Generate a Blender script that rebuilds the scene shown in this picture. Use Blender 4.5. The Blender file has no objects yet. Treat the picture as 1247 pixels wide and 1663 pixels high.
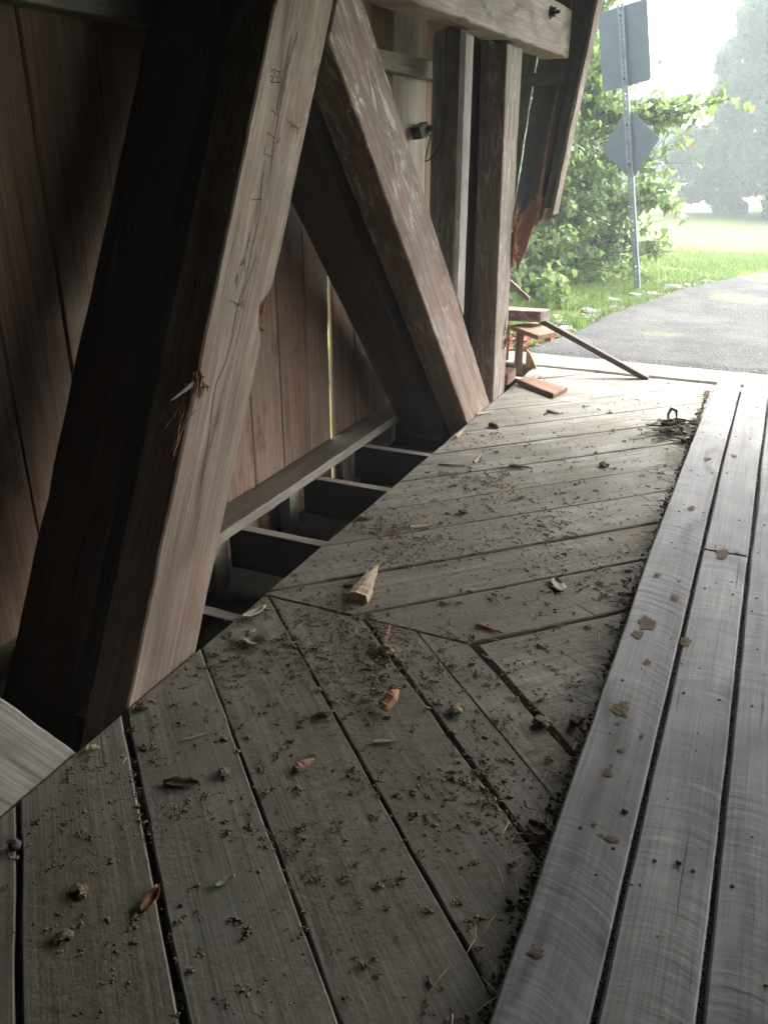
import bpy, bmesh, math, random
import numpy as np
from mathutils import Vector, Matrix, noise
random.seed(7); RNG = np.random.default_rng(7)
R = math.radians
sc = bpy.context.scene
C = sc.collection

# ------------------------------------------------------------------ camera, sky, sun, exposure
PITCH, YAW, HC = R(23.7), R(24.3), 1.5
fw = Vector((-math.sin(YAW)*math.cos(PITCH), math.cos(YAW)*math.cos(PITCH), -math.sin(PITCH)))
rt = Vector((math.cos(YAW), math.sin(YAW), 0)); up = rt.cross(fw)
cd = bpy.data.cameras.new('camera'); cam = bpy.data.objects.new('camera', cd); C.objects.link(cam)
cd.sensor_fit = 'VERTICAL'; cd.sensor_height = 36; cd.lens = 36*1350/1663; cd.clip_start = .02; cd.clip_end = 2000
mw = Matrix((rt, up, -fw)).transposed().to_4x4(); mw.translation = (0, 0, HC); cam.matrix_world = mw
sc.camera = cam

SUN_EL, SUN_AZ = R(52), R(28)            # azimuth from +y towards +x
w = bpy.data.worlds.new('World'); sc.world = w; w.use_nodes = True
nt = w.node_tree; nt.nodes.clear()
sky = nt.nodes.new('ShaderNodeTexSky'); sky.sky_type = 'NISHITA'; sky.sun_disc = False
sky.sun_elevation = SUN_EL; sky.sun_rotation = SUN_AZ; sky.dust_density = 6; sky.air_density = 1.0; sky.ozone_density = 1.0
hs = nt.nodes.new('ShaderNodeHueSaturation'); hs.inputs['Saturation'].default_value = .22
bg = nt.nodes.new('ShaderNodeBackground'); bg.inputs['Strength'].default_value = .15
ow = nt.nodes.new('ShaderNodeOutputWorld')
nt.links.new(sky.outputs[0], hs.inputs['Color']); nt.links.new(hs.outputs[0], bg.inputs[0]); nt.links.new(bg.outputs[0], ow.inputs[0])
sl = bpy.data.lights.new('sun', 'SUN'); sl.energy = .65; sl.angle = R(25); sl.color = (1, .96, .9)
so = bpy.data.objects.new('sun', sl); C.objects.link(so)
sd = Vector((math.sin(SUN_AZ)*math.cos(SUN_EL), math.cos(SUN_AZ)*math.cos(SUN_EL), math.sin(SUN_EL)))
so.rotation_euler = sd.to_track_quat('Z', 'Y').to_euler(); so.location = (4, 14, 12)
vs = sc.view_settings; vs.view_transform = 'Standard'; vs.look = 'None'; vs.gamma = 1; vs.use_curve_mapping = False
vs.exposure = 3.12
sc.render.engine = 'CYCLES'
cy = sc.cycles; cy.max_bounces = 8; cy.diffuse_bounces = 1; cy.glossy_bounces = 3; cy.transmission_bounces = 4; cy.volume_bounces = 1
cy.transparent_max_bounces = 6; cy.use_denoising = True; cy.sample_clamp_indirect = 6; cy.caustics_reflective = False; cy.caustics_refractive = False

# ------------------------------------------------------------------ node helpers and materials
class G:
    def __init__(s, name):
        s.m = bpy.data.materials.new(name); s.m.use_nodes = True; s.t = s.m.node_tree; s.t.nodes.clear()
        s.out = s.t.nodes.new('ShaderNodeOutputMaterial')
    def n(s, typ, props=None, **ins):
        nd = s.t.nodes.new('ShaderNode'+typ)
        for k, v in (props or {}).items(): setattr(nd, k, v)
        for k, v in ins.items(): s.set(nd, k, v)
        return nd
    def set(s, nd, k, v):
        if isinstance(k, str) and k[0] == 'i' and k[1:].isdigit(): k = int(k[1:])
        elif isinstance(k, str): k = k.replace('_', ' ')
        sock = nd.inputs[k]
        if isinstance(v, bpy.types.NodeSocket): s.t.links.new(v, sock)
        elif isinstance(v, bpy.types.Node): s.t.links.new(v.outputs[0], sock)
        else: sock.default_value = v
    def math(s, op, a, b=0., c=0., clamp=False):
        return s.n('Math', {'operation': op, 'use_clamp': clamp}, i0=a, i1=b, i2=c).outputs[0]
    def vmul(s, v, k): return s.n('VectorMath', {'operation': 'MULTIPLY'}, i0=v, i1=k).outputs[0]
    def vadd(s, v, k): return s.n('VectorMath', {'operation': 'ADD'}, i0=v, i1=k).outputs[0]
    def noise(s, v, scale, detail=3, rough=.55, dist=0.):
        return s.n('TexNoise', None, Vector=v, Scale=scale, Detail=detail, Roughness=rough, Distortion=dist).outputs[0]
    def rng(s, v, a, b, c=0., d=1.):
        return s.n('MapRange', {'clamp': True}, Value=v, From_Min=a, From_Max=b, To_Min=c, To_Max=d).outputs[0]
    def mix(s, f, a, b, mode='MIX'):
        nd = s.n('Mix', {'data_type': 'RGBA', 'blend_type': mode})
        s.set(nd, 'i0', f)
        for idx, v in ((6, a), (7, b)):
            if isinstance(v, tuple): nd.inputs[idx].default_value = v+(1,) if len(v) == 3 else v
            else: s.set(nd, 'i%d' % idx, v)
        return nd.outputs[2]
    def scale(s, col, k):
        nd = s.n('VectorMath', {'operation': 'SCALE'}, i0=col); s.set(nd, 'Scale', k); return nd.outputs[0]
    def finish(s, col, rough=.75, bump=None, bs=.3, bd=.004, spec=.3, metal=0., extra=None):
        b = s.n('BsdfPrincipled')
        if isinstance(col, tuple): b.inputs['Base Color'].default_value = col+(1,)
        else: s.set(b, 'Base_Color', col)
        s.set(b, 'Roughness', rough); b.inputs['Specular IOR Level'].default_value = spec; b.inputs['Metallic'].default_value = metal
        if bump is not None:
            bp = s.n('Bump', None, Strength=bs, Distance=bd, Height=bump); s.t.links.new(bp.outputs[0], b.inputs['Normal'])
        s.t.links.new(b.outputs[0], s.out.inputs[0])
        return s.m

def wood(name, lo, hi, line, ring=.5, ringscale=9., saw=0., white=None, dirt=None, red=None, rough=.75, bs=.35, spots=None, var=.3, silver=None, black=None, checks=.6, spec=.3, fibre=1.):
    g = G(name)
    tc = g.n('TexCoord').outputs['Object']; rnd = g.n('ObjectInfo').outputs['Random']; pos = g.n('NewGeometry').outputs['Position']
    off = g.n('CombineXYZ', None, X=g.math('MULTIPLY', rnd, 53.), Y=g.math('MULTIPLY', rnd, 17.), Z=g.math('MULTIPLY', rnd, 31.)).outputs[0]
    co = g.vadd(tc, off)
    fine = g.noise(g.vmul(co, (3., 70., 70.)), 1., 5, .65)
    mid = g.noise(g.vmul(co, (.9, 9., 9.)), 1., 4, .6, .3)
    blot = g.noise(co, 2.2, 4, .6)
    warp = g.noise(g.vmul(co, (1., 4., 4.)), 1., 2, .5)
    y = g.n('SeparateXYZ', None, i0=g.vmul(co, (1., 1., .35))); 
    ph = g.math('ADD', g.math('MULTIPLY', g.math('ADD', y.outputs[1], y.outputs[2]), ringscale*7), g.math('MULTIPLY', warp, 16.))
    rg = g.math('SINE', ph)
    rl = g.math('POWER', g.math('MULTIPLY_ADD', rg, .5, .5), 6.)
    rl = g.math('MULTIPLY', rl, g.rng(mid, .35, .6))
    c = g.mix(g.rng(mid, .3, .7), lo, hi)
    c = g.mix(g.math('MULTIPLY', rl, ring, clamp=True), c, line)
    c = g.mix(g.rng(fine, .56, .74, 0., .45), c, tuple(.45*x for x in lo))
    vo = g.n('TexVoronoi', {'feature': 'F1'}, Vector=g.vmul(co, (1.7, 6., 6.)), Scale=1.)
    kn = g.math('MULTIPLY', g.rng(vo.outputs['Distance'], .05, .12, 1., 0.), g.rng(g.n('SeparateColor', None, i0=vo.outputs['Color']).outputs[0], .55, .6))
    c = g.mix(g.math('MULTIPLY', kn, .75), c, tuple(.4*x for x in line))
    vf = g.noise(g.vmul(co, (2.2, 150., 150.)), 1., 3, .6)
    c = g.scale(c, g.rng(vf, .32, .68, 1-.30*fibre, 1+.28*fibre))
    ck = g.math('MULTIPLY', g.rng(g.noise(g.vmul(co, (1.0, 38., 38.)), 1., 4, .6, .6), .63, .67), g.rng(blot, .42, .6))
    c = g.mix(g.math('MULTIPLY', ck, checks), c, tuple(.35*x for x in line))
    h = g.math('ADD', g.math('MULTIPLY', fine, .6), g.math('MULTIPLY', rl, -.7*ring)); h = g.math('ADD', h, g.math('MULTIPLY', ck, -1.2*checks)); h = g.math('ADD', h, g.math('MULTIPLY', vf, .5))
    if saw:
        s = g.n('SeparateXYZ', None, i0=tc)
        yo = g.math('ADD', s.outputs[1], g.rng(rnd, 0, 1, -.1, .1))
        par = g.math('MULTIPLY', g.math('MULTIPLY', yo, yo), 2.6)
        pv = g.n('CombineXYZ', None, X=g.math('ADD', g.math('ADD', s.outputs[0], par), g.math('MULTIPLY', rnd, 91.)), Y=g.math('MULTIPLY', s.outputs[1], .12), Z=rnd).outputs[0]
        b1 = g.noise(pv, 48., 4, .6); b2 = g.noise(pv, 9., 3, .6)
        sw = g.math('MULTIPLY', g.math('SUBTRACT', b1, .5), g.rng(g.noise(co, 3., 2), .35, .65))
        c = g.scale(c, g.math('ADD', 1., g.math('ADD', g.math('MULTIPLY', sw, 2.2*saw), g.math('MULTIPLY', g.math('SUBTRACT', b2, .5), .9*saw))))
        h = g.math('ADD', h, g.math('MULTIPLY', sw, 3.*saw))
    if white:
        m = g.noise(g.vmul(co, (3., 15., 15.)), 1., 6, .72, 2.2)
        mk = g.math('MULTIPLY', g.rng(m, .53, .57), g.rng(blot, .36, .56))
        if len(white) > 2: mk = g.math('MULTIPLY', mk, g.rng(g.n('SeparateXYZ', None, i0=tc).outputs[0], white[2], white[2]+1.1, .22, 1.))
        c = g.mix(g.math('MULTIPLY', mk, white[1], clamp=True), c, white[0])
        h = g.math('ADD', h, g.math('MULTIPLY', mk, .4))
    if silver:
        c = g.mix(g.math('MULTIPLY', g.rng(g.noise(co, 1.3, 5, .65), .45, .62), silver[1]), c, silver[0])
    if red:
        c = g.mix(g.math('MULTIPLY', g.rng(g.noise(g.vmul(co, (1.6, 3., 3.)), 1.7, 4, .6), .56, .68), red[1]), c, red[0])
    if black:
        c = g.mix(g.math('MULTIPLY', g.rng(g.noise(g.vmul(co, (1., 2., 2.)), 2.9, 5, .7), .58, .7), black), c, (.02, .019, .018))
    c = g.scale(c, g.rng(blot, .25, .75, .78, 1.18))
    c = g.scale(c, g.rng(rnd, 0, 1, 1-var/2, 1+var/2))
    rgh = rough
    if dirt:
        d1 = g.noise(pos, 2.1, 5, .62); d2 = g.noise(pos, 55., 4, .7)
        sp = g.n('SeparateXYZ', None, i0=pos)
        bx = g.math('ADD', sp.outputs[0], .8); by = g.math('SUBTRACT', sp.outputs[1], 2.5)
        rr = g.math('SQRT', g.math('ADD', g.math('MULTIPLY', bx, bx), g.math('MULTIPLY', g.math('MULTIPLY', by, by), .16)))
        near = g.rng(rr, 0., 1.1, .24, 0.)
        f = g.rng(g.math('ADD', d1, near), .42, .72)
        f2 = g.math('MULTIPLY', f, g.rng(d2, .36, .6, .35, 1.))
        c = g.mix(g.math('MULTIPLY', f2, dirt[1], clamp=True), c, dirt[0])
        fo = g.rng(g.noise(pos, 3.7, 3, .6), .58, .72)
        c = g.mix(g.math('MULTIPLY', fo, .35), c, (.26, .18, .09))
        h = g.math('ADD', h, g.math('MULTIPLY', g.math('MULTIPLY', f, d2), 2.0))
        rgh = g.rng(f2, 0, 1, rough, .92)
    if spots:                                    # pale irregular patches on the planks near the portal
        for (cx, cyy, ax, ay) in spots:
            sp = g.n('SeparateXYZ', None, i0=pos)
            ex = g.math('DIVIDE', g.math('SUBTRACT', sp.outputs[0], cx), ax); ey = g.math('DIVIDE', g.math('SUBTRACT', sp.outputs[1], cyy), ay)
            e = g.math('ADD', g.math('MULTIPLY', ex, ex), g.math('MULTIPLY', ey, ey))
            e = g.math('ADD', e, g.math('MULTIPLY', g.math('SUBTRACT', g.noise(pos, 13., 4, .65), .5), 3.4))
            c = g.mix(g.rng(e, .95, .6, 0., .85), c, (.52, .51, .49))
    return g.finish(c, rgh, h, bs, .004, spec)

M = {}
M['deck'] = wood('deck_wood', (.178, .169, .135), (.318, .302, .255), (.072, .069, .058), ring=.5, saw=.5, dirt=((.155, .125, .082), .75), rough=.58, var=.22,
                 spots=[(-.83, 5.62, .26, .07), (-1.02, 5.28, .10, .05), (-.6, 5.62, .2, .05), (-1.15, 5.63, .09, .05)])
M['runner'] = wood('runner_wood', (.19, .181, .171), (.325, .313, .298), (.085, .08, .073), ring=.75, ringscale=4., saw=.6, fibre=.55, rough=.58, bs=.35, var=.2, checks=.8, spec=.2)
M['brace'] = wood('brace_wood', (.245, .178, .132), (.43, .335, .26), (.14, .088, .06), ring=.8, ringscale=4., white=((.66, .62, .58), .45, .1), red=((.30, .13, .085), .45), var=.08)
M['brace_grey'] = wood('weathered_brace_wood', (.22, .15, .115), (.385, .283, .225), (.125, .085, .062), ring=.5, white=((.74, .70, .66), 1.0, -.9), red=((.42, .17, .15), .3), black=.5, var=.05)
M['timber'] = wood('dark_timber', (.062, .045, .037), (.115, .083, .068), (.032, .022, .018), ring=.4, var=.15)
M['post'] = wood('post_wood', (.175, .132, .106), (.32, .25, .205), (.12, .09, .07), ring=.5, white=((.55, .52, .48), .6), var=.1)
M['post_pale'] = wood('pale_worn_post_wood', (.21, .18, .155), (.40, .35, .31), (.14, .11, .09), ring=.3, white=((.55, .52, .48), .5), var=.05)
M['post0'] = wood('sawn_brace_wood', (.235, .21, .175), (.38, .345, .29), (.15, .125, .10), ring=.5, saw=.3, var=.05)
M['beam'] = wood('beam_wood', (.265, .205, .17), (.45, .37, .32), (.14, .105, .09), ring=.85, ringscale=3.2, white=((.6, .56, .52), .3), var=.05)
M['siding'] = wood('siding_wood', (.22, .125, .08), (.40, .25, .165), (.11, .058, .036), ring=.35, silver=((.30, .25, .20), .5), black=.55, var=.3)
M['siding_lit'] = wood('lit_siding_wood', (.42, .36, .28), (.58, .50, .40), (.3, .24, .18), ring=.25, var=.06)  # siding with the portal light put into its colour
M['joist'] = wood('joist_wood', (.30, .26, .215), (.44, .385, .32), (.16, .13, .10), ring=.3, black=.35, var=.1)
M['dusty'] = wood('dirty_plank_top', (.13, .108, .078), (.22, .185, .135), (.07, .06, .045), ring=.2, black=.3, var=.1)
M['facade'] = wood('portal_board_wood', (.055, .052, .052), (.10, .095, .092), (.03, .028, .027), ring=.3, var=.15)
M['shade'] = wood('shade_dark_boards', (.03, .024, .02), (.055, .044, .036), (.02, .015, .012), ring=.3, var=.2)  # kept very dark to cut bounce light; also gives joists their shaded sides
M['loose'] = wood('loose_board_wood', (.23, .13, .08), (.40, .26, .17), (.13, .07, .045), ring=.5, var=.4)
M['redboard'] = wood('red_brown_board_wood', (.17, .085, .052), (.28, .155, .10), (.09, .045, .03), ring=.5, var=.05)
M['fresh'] = wood('fresh_split_wood', (.165, .075, .054), (.27, .145, .11), (.11, .05, .036), ring=.6, ringscale=16., rough=.85, bs=.8, var=.25)
M['orange'] = wood('orange_sawn_wood', (.48, .25, .11), (.62, .36, .18), (.35, .17, .07), ring=.4, var=.1)
M['splinter'] = wood('torn_splinter_wood', (.26, .115, .065), (.46, .24, .145), (.18, .07, .04), ring=.5, ringscale=16., rough=.85, var=.25)
M['palewood'] = wood('pale_split_wood', (.46, .33, .21), (.66, .52, .36), (.3, .2, .12), ring=.6, ringscale=18., bs=.8, var=.3)

def plain(name, lo, hi, scale=8., rough=.85, bs=.5, bd=.01, detail=5, spec=.2, metal=0., objvar=.2, use='Object'):
    g = G(name); tc = g.n('TexCoord').outputs['Object'] if use == 'Object' else g.n('NewGeometry').outputs['Position']
    rnd = g.n('ObjectInfo').outputs['Random']
    nz = g.noise(tc, scale, detail, .65)
    c = g.mix(g.rng(nz, .3, .7), lo, hi)
    c = g.scale(c, g.rng(rnd, 0, 1, 1-objvar, 1+objvar))
    return g.finish(c, rough, nz, bs, bd, spec, metal)
M['soil'] = plain('dark_soil', (.02, .017, .013), (.05, .042, .03), 6, use='P')
M['dirt'] = plain('dry_mud', (.14, .11, .068), (.31, .245, .16), 60, 1., use='P')
M['gunk'] = plain('damp_dirt', (.045, .036, .025), (.14, .108, .072), 45, 1., use='P')
M['mud'] = plain('ochre_mud', (.11, .08, .05), (.18, .135, .09), 70, 1., use='P')
M['iron'] = plain('rusty_black_iron', (.012, .011, .011), (.05, .04, .035), 30, .6, .3, .002)
M['galv'] = plain('galvanised_steel', (.15, .175, .20), (.24, .265, .29), 14, .5, .05, .001, metal=.35, objvar=.05)
M['signback'] = plain('sign_back_aluminium', (.10, .128, .155), (.135, .165, .195), 5, .5, .03, .001, metal=.2, objvar=.05)
M['black'] = plain('black_plastic', (.015, .015, .016), (.03, .03, .03), 9, .5, .05, .001)
M['stone'] = plain('pale_stone', (.15, .145, .135), (.33, .32, .30), 9, .9, .7, .02, objvar=.3)
M['concrete'] = plain('pale_concrete', (.10, .095, .08), (.18, .17, .145), 14, .9, .4, .006, use='P')
M['bark'] = plain('bark', (.07, .055, .045), (.15, .125, .10), 20, .95, .8, .02)
M['straw'] = plain('straw', (.34, .27, .15), (.55, .47, .30), 30, .8, .1, .001)
M['weed'] = plain('wilted_weed', (.045, .043, .028), (.10, .09, .06), 30, .8, .2, .002)
M['greyleaf'] = plain('pale_dry_leaf', (.30, .31, .22), (.46, .46, .35), 25, .8, .2, .002)
M['brownleaf'] = plain('brown_dry_leaf', (.20, .09, .055), (.36, .18, .11), 25, .8, .2, .002)
M['redleaf'] = plain('dark_red_leaf', (.06, .03, .024), (.14, .065, .05), 25, .8, .2, .002)
M['brickred'] = plain('brick_red_leaf_litter', (.22, .06, .045), (.42, .17, .13), 18, .85, .3, .004)
M['graphite'] = plain('pencil_black', (.06, .058, .06), (.13, .12, .115), 30, .8, .1, .001)
M['check'] = plain('dark_wood_check', (.04, .026, .018), (.08, .05, .035), 30, .9, .1, .001)

def leafmat(name, a, b, tr):
    g = G(name); rnd = g.n('ObjectInfo').outputs['Random']; isl = g.n('NewGeometry').outputs['Random Per Island']
    t = g.math('FRACT', g.math('ADD', rnd, isl))
    c = g.mix(t, a, b)
    d = g.n('BsdfPrincipled'); g.set(d, 'Base_Color', c); d.inputs['Roughness'].default_value = .45; d.inputs['Specular IOR Level'].default_value = .4
    tl = g.n('BsdfTranslucent'); g.set(tl, 'Color', g.mix(.5, c, tr))
    mx = g.n('MixShader', None, i0=.5, i1=d.outputs[0], i2=tl.outputs[0])
    g.t.links.new(mx.outputs[0], g.out.inputs[0]); return g.m
M['leaf'] = leafmat("green_leaf", (.075, .13, .042), (.16, .23, .085), (.30, .44, .11))
M['leaf_yellow'] = leafmat('yellowing_leaf', (.28, .26, .06), (.4, .3, .07), (.5, .4, .08))
M['leaf_red'] = leafmat('reddening_leaf', (.22, .09, .05), (.34, .19, .09), (.4, .2, .08))
M['treeleaf'] = leafmat('tree_leaf', (.035, .065, .035), (.07, .11, .055), (.10, .17, .05))
M['grassblade'] = leafmat('grass_blade', (.06, .11, .03), (.13, .19, .06), (.2, .3, .07))

def lawn_mat():
    g = G('lawn'); p = g.n('NewGeometry').outputs['Position']
    a = g.noise(p, .35, 4, .6); b = g.noise(p, 9., 5, .7)
    c = g.mix(g.rng(a, .3, .7), (.09, .125, .035), (.15, .175, .06)); c = g.mix(g.rng(b, .45, .7, 0, .5), c, (.04, .06, .02))
    return g.finish(c, .95, b, .6, .05, .1)
M['lawn'] = lawn_mat()
def asphalt():
    g = G('asphalt'); p = g.n('NewGeometry').outputs['Position']
    v = g.n('TexVoronoi', {'feature': 'F1'}, Vector=p, Scale=70.); vc = g.n('SeparateColor', None, i0=v.outputs['Color']).outputs[0]
    a = g.noise(p, 1.6, 5, .6); b = g.noise(p, 120., 3, .7)
    c = g.mix(g.rng(vc, .2, 1.), (.025, .025, .026), (.06, .059, .057)); c = g.mix(g.rng(a, .42, .62, 0, .75), c, (.08, .078, .072)); c = g.mix(g.rng(g.noise(p, .9, 5, .7), .5, .66, 0, .55), c, (.035, .035, .036)); c = g.mix(g.rng(g.noise(p, 26., 4, .7), .60, .68, 0, .7), c, (.17, .15, .11))
    m = g.n('SeparateXYZ', None, i0=p)
    for (cx, cyy, ax, ay, k) in ((-.30, 9.85, .30, .28, .5), (-.12, 11.6, .2, .4, .5), (-.75, 7.6, .22, .15, .3), (.5, 9.2, .4, .5, .5)):
        ex = g.math('DIVIDE', g.math('SUBTRACT', m.outputs[0], cx), ax); ey = g.math('DIVIDE', g.math('SUBTRACT', m.outputs[1], cyy), ay)
        e = g.math('ADD', g.math('ADD', g.math('MULTIPLY', ex, ex), g.math('MULTIPLY', ey, ey)), g.math('MULTIPLY', g.math('SUBTRACT', g.noise(p, 9., 5, .7), .5), 4.))
        c = g.mix(g.rng(e, 1.1, .2, 0., k), c, (.15, .16, .045))
    return g.finish(c, .85, g.math('ADD', v.outputs['Distance'], g.math('MULTIPLY', b, .5)), .9, .012, .3)
M['asphalt'] = asphalt()

# ------------------------------------------------------------------ object helpers
def link(name, me, mat=None, parent=None, label=None, cat=None, group=None, kind=None):
    o = bpy.data.objects.new(name, me); C.objects.link(o)
    if mat is not None and me is not None:
        for m in (mat if isinstance(mat, (list, tuple)) else [mat]): me.materials.append(m)
    if parent is not None:
        o.parent = parent; o.matrix_parent_inverse = Matrix.Translation(-base_of(parent))
    for k, v in (('label', label), ('category', cat), ('group', group), ('kind', kind)):
        if v: o[k] = v
    return o
BASE = {}
def base_of(p): return BASE.get(p.name, Vector((0, 0, 0)))
def empty(name, loc, label=None, cat=None, group=None, kind=None):
    o = link(name, None, None, None, label, cat, group, kind); o.location = loc; o.empty_display_size = .1
    BASE[o.name] = Vector(loc); return o
def reparent(o, mat_world):
    """world matrix for an object whose parent is an unrotated Empty"""
    o.matrix_basis = mat_world

def prism(name, pts, n, along, t, mat, parent=None, ch=.004, jit=.0012, step=.09, top=None, **kw):
    """plank: outline pts on a plane with outward normal n, grain along `along`, thickness t behind the plane"""
    pts = [Vector(p) for p in pts]; ez = Vector(n).normalized(); ex = Vector(along); ex = (ex-ez*ex.dot(ez)).normalized(); ey = ez.cross(ex)
    o = sum(pts, Vector())/len(pts)
    P = [((p-o).dot(ex), (p-o).dot(ey)) for p in pts]
    A = sum(P[i][0]*P[(i+1) % len(P)][1]-P[(i+1) % len(P)][0]*P[i][1] for i in range(len(P)))
    if A < 0: P.reverse()
    ring = []; N = len(P)
    for i in range(N):
        a, b = P[i], P[(i+1) % N]; L = math.hypot(b[0]-a[0], b[1]-a[1]); k = max(1, int(L/step)); nx, ny = (b[1]-a[1])/L, -(b[0]-a[0])/L
        for j in range(k):
            f = j/k; d = (random.gauss(0, jit)-(random.uniform(.002, .007) if jit > .0015 and random.random() < .07 else 0)) if j else 0
            ring.append((a[0]+(b[0]-a[0])*f+nx*d, a[1]+(b[1]-a[1])*f+ny*d))
    K = len(ring); v = []
    def inset(d):
        out = []
        for i in range(K):
            a, b, c = ring[i-1], ring[i], ring[(i+1) % K]
            e1 = Vector((b[0]-a[0], b[1]-a[1])).normalized(); e2 = Vector((c[0]-b[0], c[1]-b[1])).normalized()
            n1 = Vector((-e1.y, e1.x)); n2 = Vector((-e2.y, e2.x)); m = n1+n2
            m = m/max(.3, m.dot(n1)) if m.length > 1e-6 else n1
            out.append((b[0]+m.x*d, b[1]+m.y*d))
        return out
    ch = min(ch, t*.4); ins = inset(ch)
    for (x, y) in ins: v.append((x, y, 0))
    for (x, y) in ring: v.append((x, y, -ch))
    for (x, y) in ring: v.append((x, y, -t+ch))
    for (x, y) in ins: v.append((x, y, -t))
    f = [tuple(range(K)), tuple(range(4*K-1, 3*K-1, -1))]
    for s in range(3):
        for i in range(K):
            j = (i+1) % K; f.append((s*K+j, s*K+i, (s+1)*K+i, (s+1)*K+j))
    me = bpy.data.meshes.new(name); me.from_pydata(v, [], f)
    m4 = Matrix((ex, ey, ez)).transposed().to_4x4(); m4.translation = o
    ob = link(name, me, mat, parent, **kw); ob.matrix_basis = m4
    if top is not None:
        me.materials.append(top); me.polygons[0].material_index = 1
    return ob

def box(name, c, size, mat, parent=None, rot=None, ch=.004, **kw):
    """box centred at c; grain along its longest horizontal local x"""
    sx, sy, sz = size; m = (rot or Matrix.Identity(3)); c = Vector(c)
    top = [c+m@Vector((x*sx/2, y*sy/2, sz/2)) for x, y in ((-1, -1), (1, -1), (1, 1), (-1, 1))]
    return prism(name, top, m@Vector((0, 0, 1)), m@Vector((1, 0, 0)), sz, mat, parent, ch, **kw)

def tube_geo(pts, rads, seg=6, v=None, f=None):
    v = [] if v is None else v; f = [] if f is None else f
    pts = [Vector(p) for p in pts]; b0 = len(v)
    for i, p in enumerate(pts):
        d = (pts[min(i+1, len(pts)-1)]-pts[max(i-1, 0)]).normalized()
        a = d.orthogonal().normalized() if i == 0 else (a-d*a.dot(d)).normalized()
        b = d.cross(a)
        for k in range(seg):
            th = 2*math.pi*k/seg; v.append(tuple(p+(a*math.cos(th)+b*math.sin(th))*rads[i]))
    for i in range(len(pts)-1):
        for k in range(seg):
            f.append((b0+i*seg+k, b0+i*seg+(k+1) % seg, b0+(i+1)*seg+(k+1) % seg, b0+(i+1)*seg+k))
    f.append(tuple(b0+k for k in range(seg))[::-1]); f.append(tuple(b0+(len(pts)-1)*seg+k for k in range(seg)))
    return v, f
def mesh(name, v, f, smooth=False):
    me = bpy.data.meshes.new(name); me.from_pydata(v, [], f)
    if smooth: me.polygons.foreach_set('use_smooth', [True]*len(me.polygons))
    return me
def clip(poly, a, b, c):
    """keep the part of a 2D polygon where a*x+b*y <= c"""
    out = []
    for i in range(len(poly)):
        p, q = poly[i], poly[(i+1) % len(poly)]; dp = a*p[0]+b*p[1]-c; dq = a*q[0]+b*q[1]-c
        if dp <= 0: out.append(p)
        if dp*dq < 0:
            t = dp/(dp-dq); out.append((p[0]+(q[0]-p[0])*t, p[1]+(q[1]-p[1])*t))
    return out
Z = lambda poly, z: [(x, y, z) for x, y in poly]

# ------------------------------------------------------------------ terrain, road, threshold
def hgt(x, y):
    t = min(1, max(0, (y-5.9)/1.6)); near = -.85*(1-t*t*(3-2*t))
    road = -.035
    left = min(1, max(0, (-2.2-x)/3)); bank = road - .35*left*(1-min(1, max(0, (y-8)/6)))
    z = bank if y > 7.5 else (near + bank*t if x < -1.75 or y < 6.2 else road)
    d = max(0, y-13); z -= .030*d if d < 26 else .78
    if y > 60: z += (y-60)*.02
    return z
def terrain():
    xs = sorted(set([-160, -110, -70, -45, -30, -22, -16, -12] + [round(-10+.4*i, 2) for i in range(36)] + [-1.76, -1.74, 4.6, 6, 9, 14, 22, 35, 60, 100, 160]))
    ys = sorted(set([-60, -30, -14, -8, -4, -2] + [round(-1+.5*i, 2) for i in range(14)] + [6.18, 6.21] + [round(6.3+.35*i, 2) for i in range(30)] + [18, 20, 23, 26, 30, 35, 42, 50, 60, 80, 110, 150, 220]))
    v = []; f = []
    for y in ys:
        for x in xs:
            v.append((x, y, hgt(x, y) + .03*noise.noise(Vector((x*.7, y*.7, 3)))*(1 if y > 8 and (x < -2.2 or y > 15) else 0)))
    nx = len(xs)
    for j in range(len(ys)-1):
        for i in range(nx-1): f.append((j*nx+i, j*nx+i+1, (j+1)*nx+i+1, (j+1)*nx+i))
    return mesh('ground', v, f, True)
ground = link('ground', terrain(), M['lawn'], kind='structure')
soil = link('creek_bank', mesh('creek_bank', [(-2.6, -9.5, -.78), (4, -9.5, -.78), (4, 6.07, -.78), (-2.6, 6.07, -.78)], [(0, 1, 2, 3)]), M['soil'], kind='structure')

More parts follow.
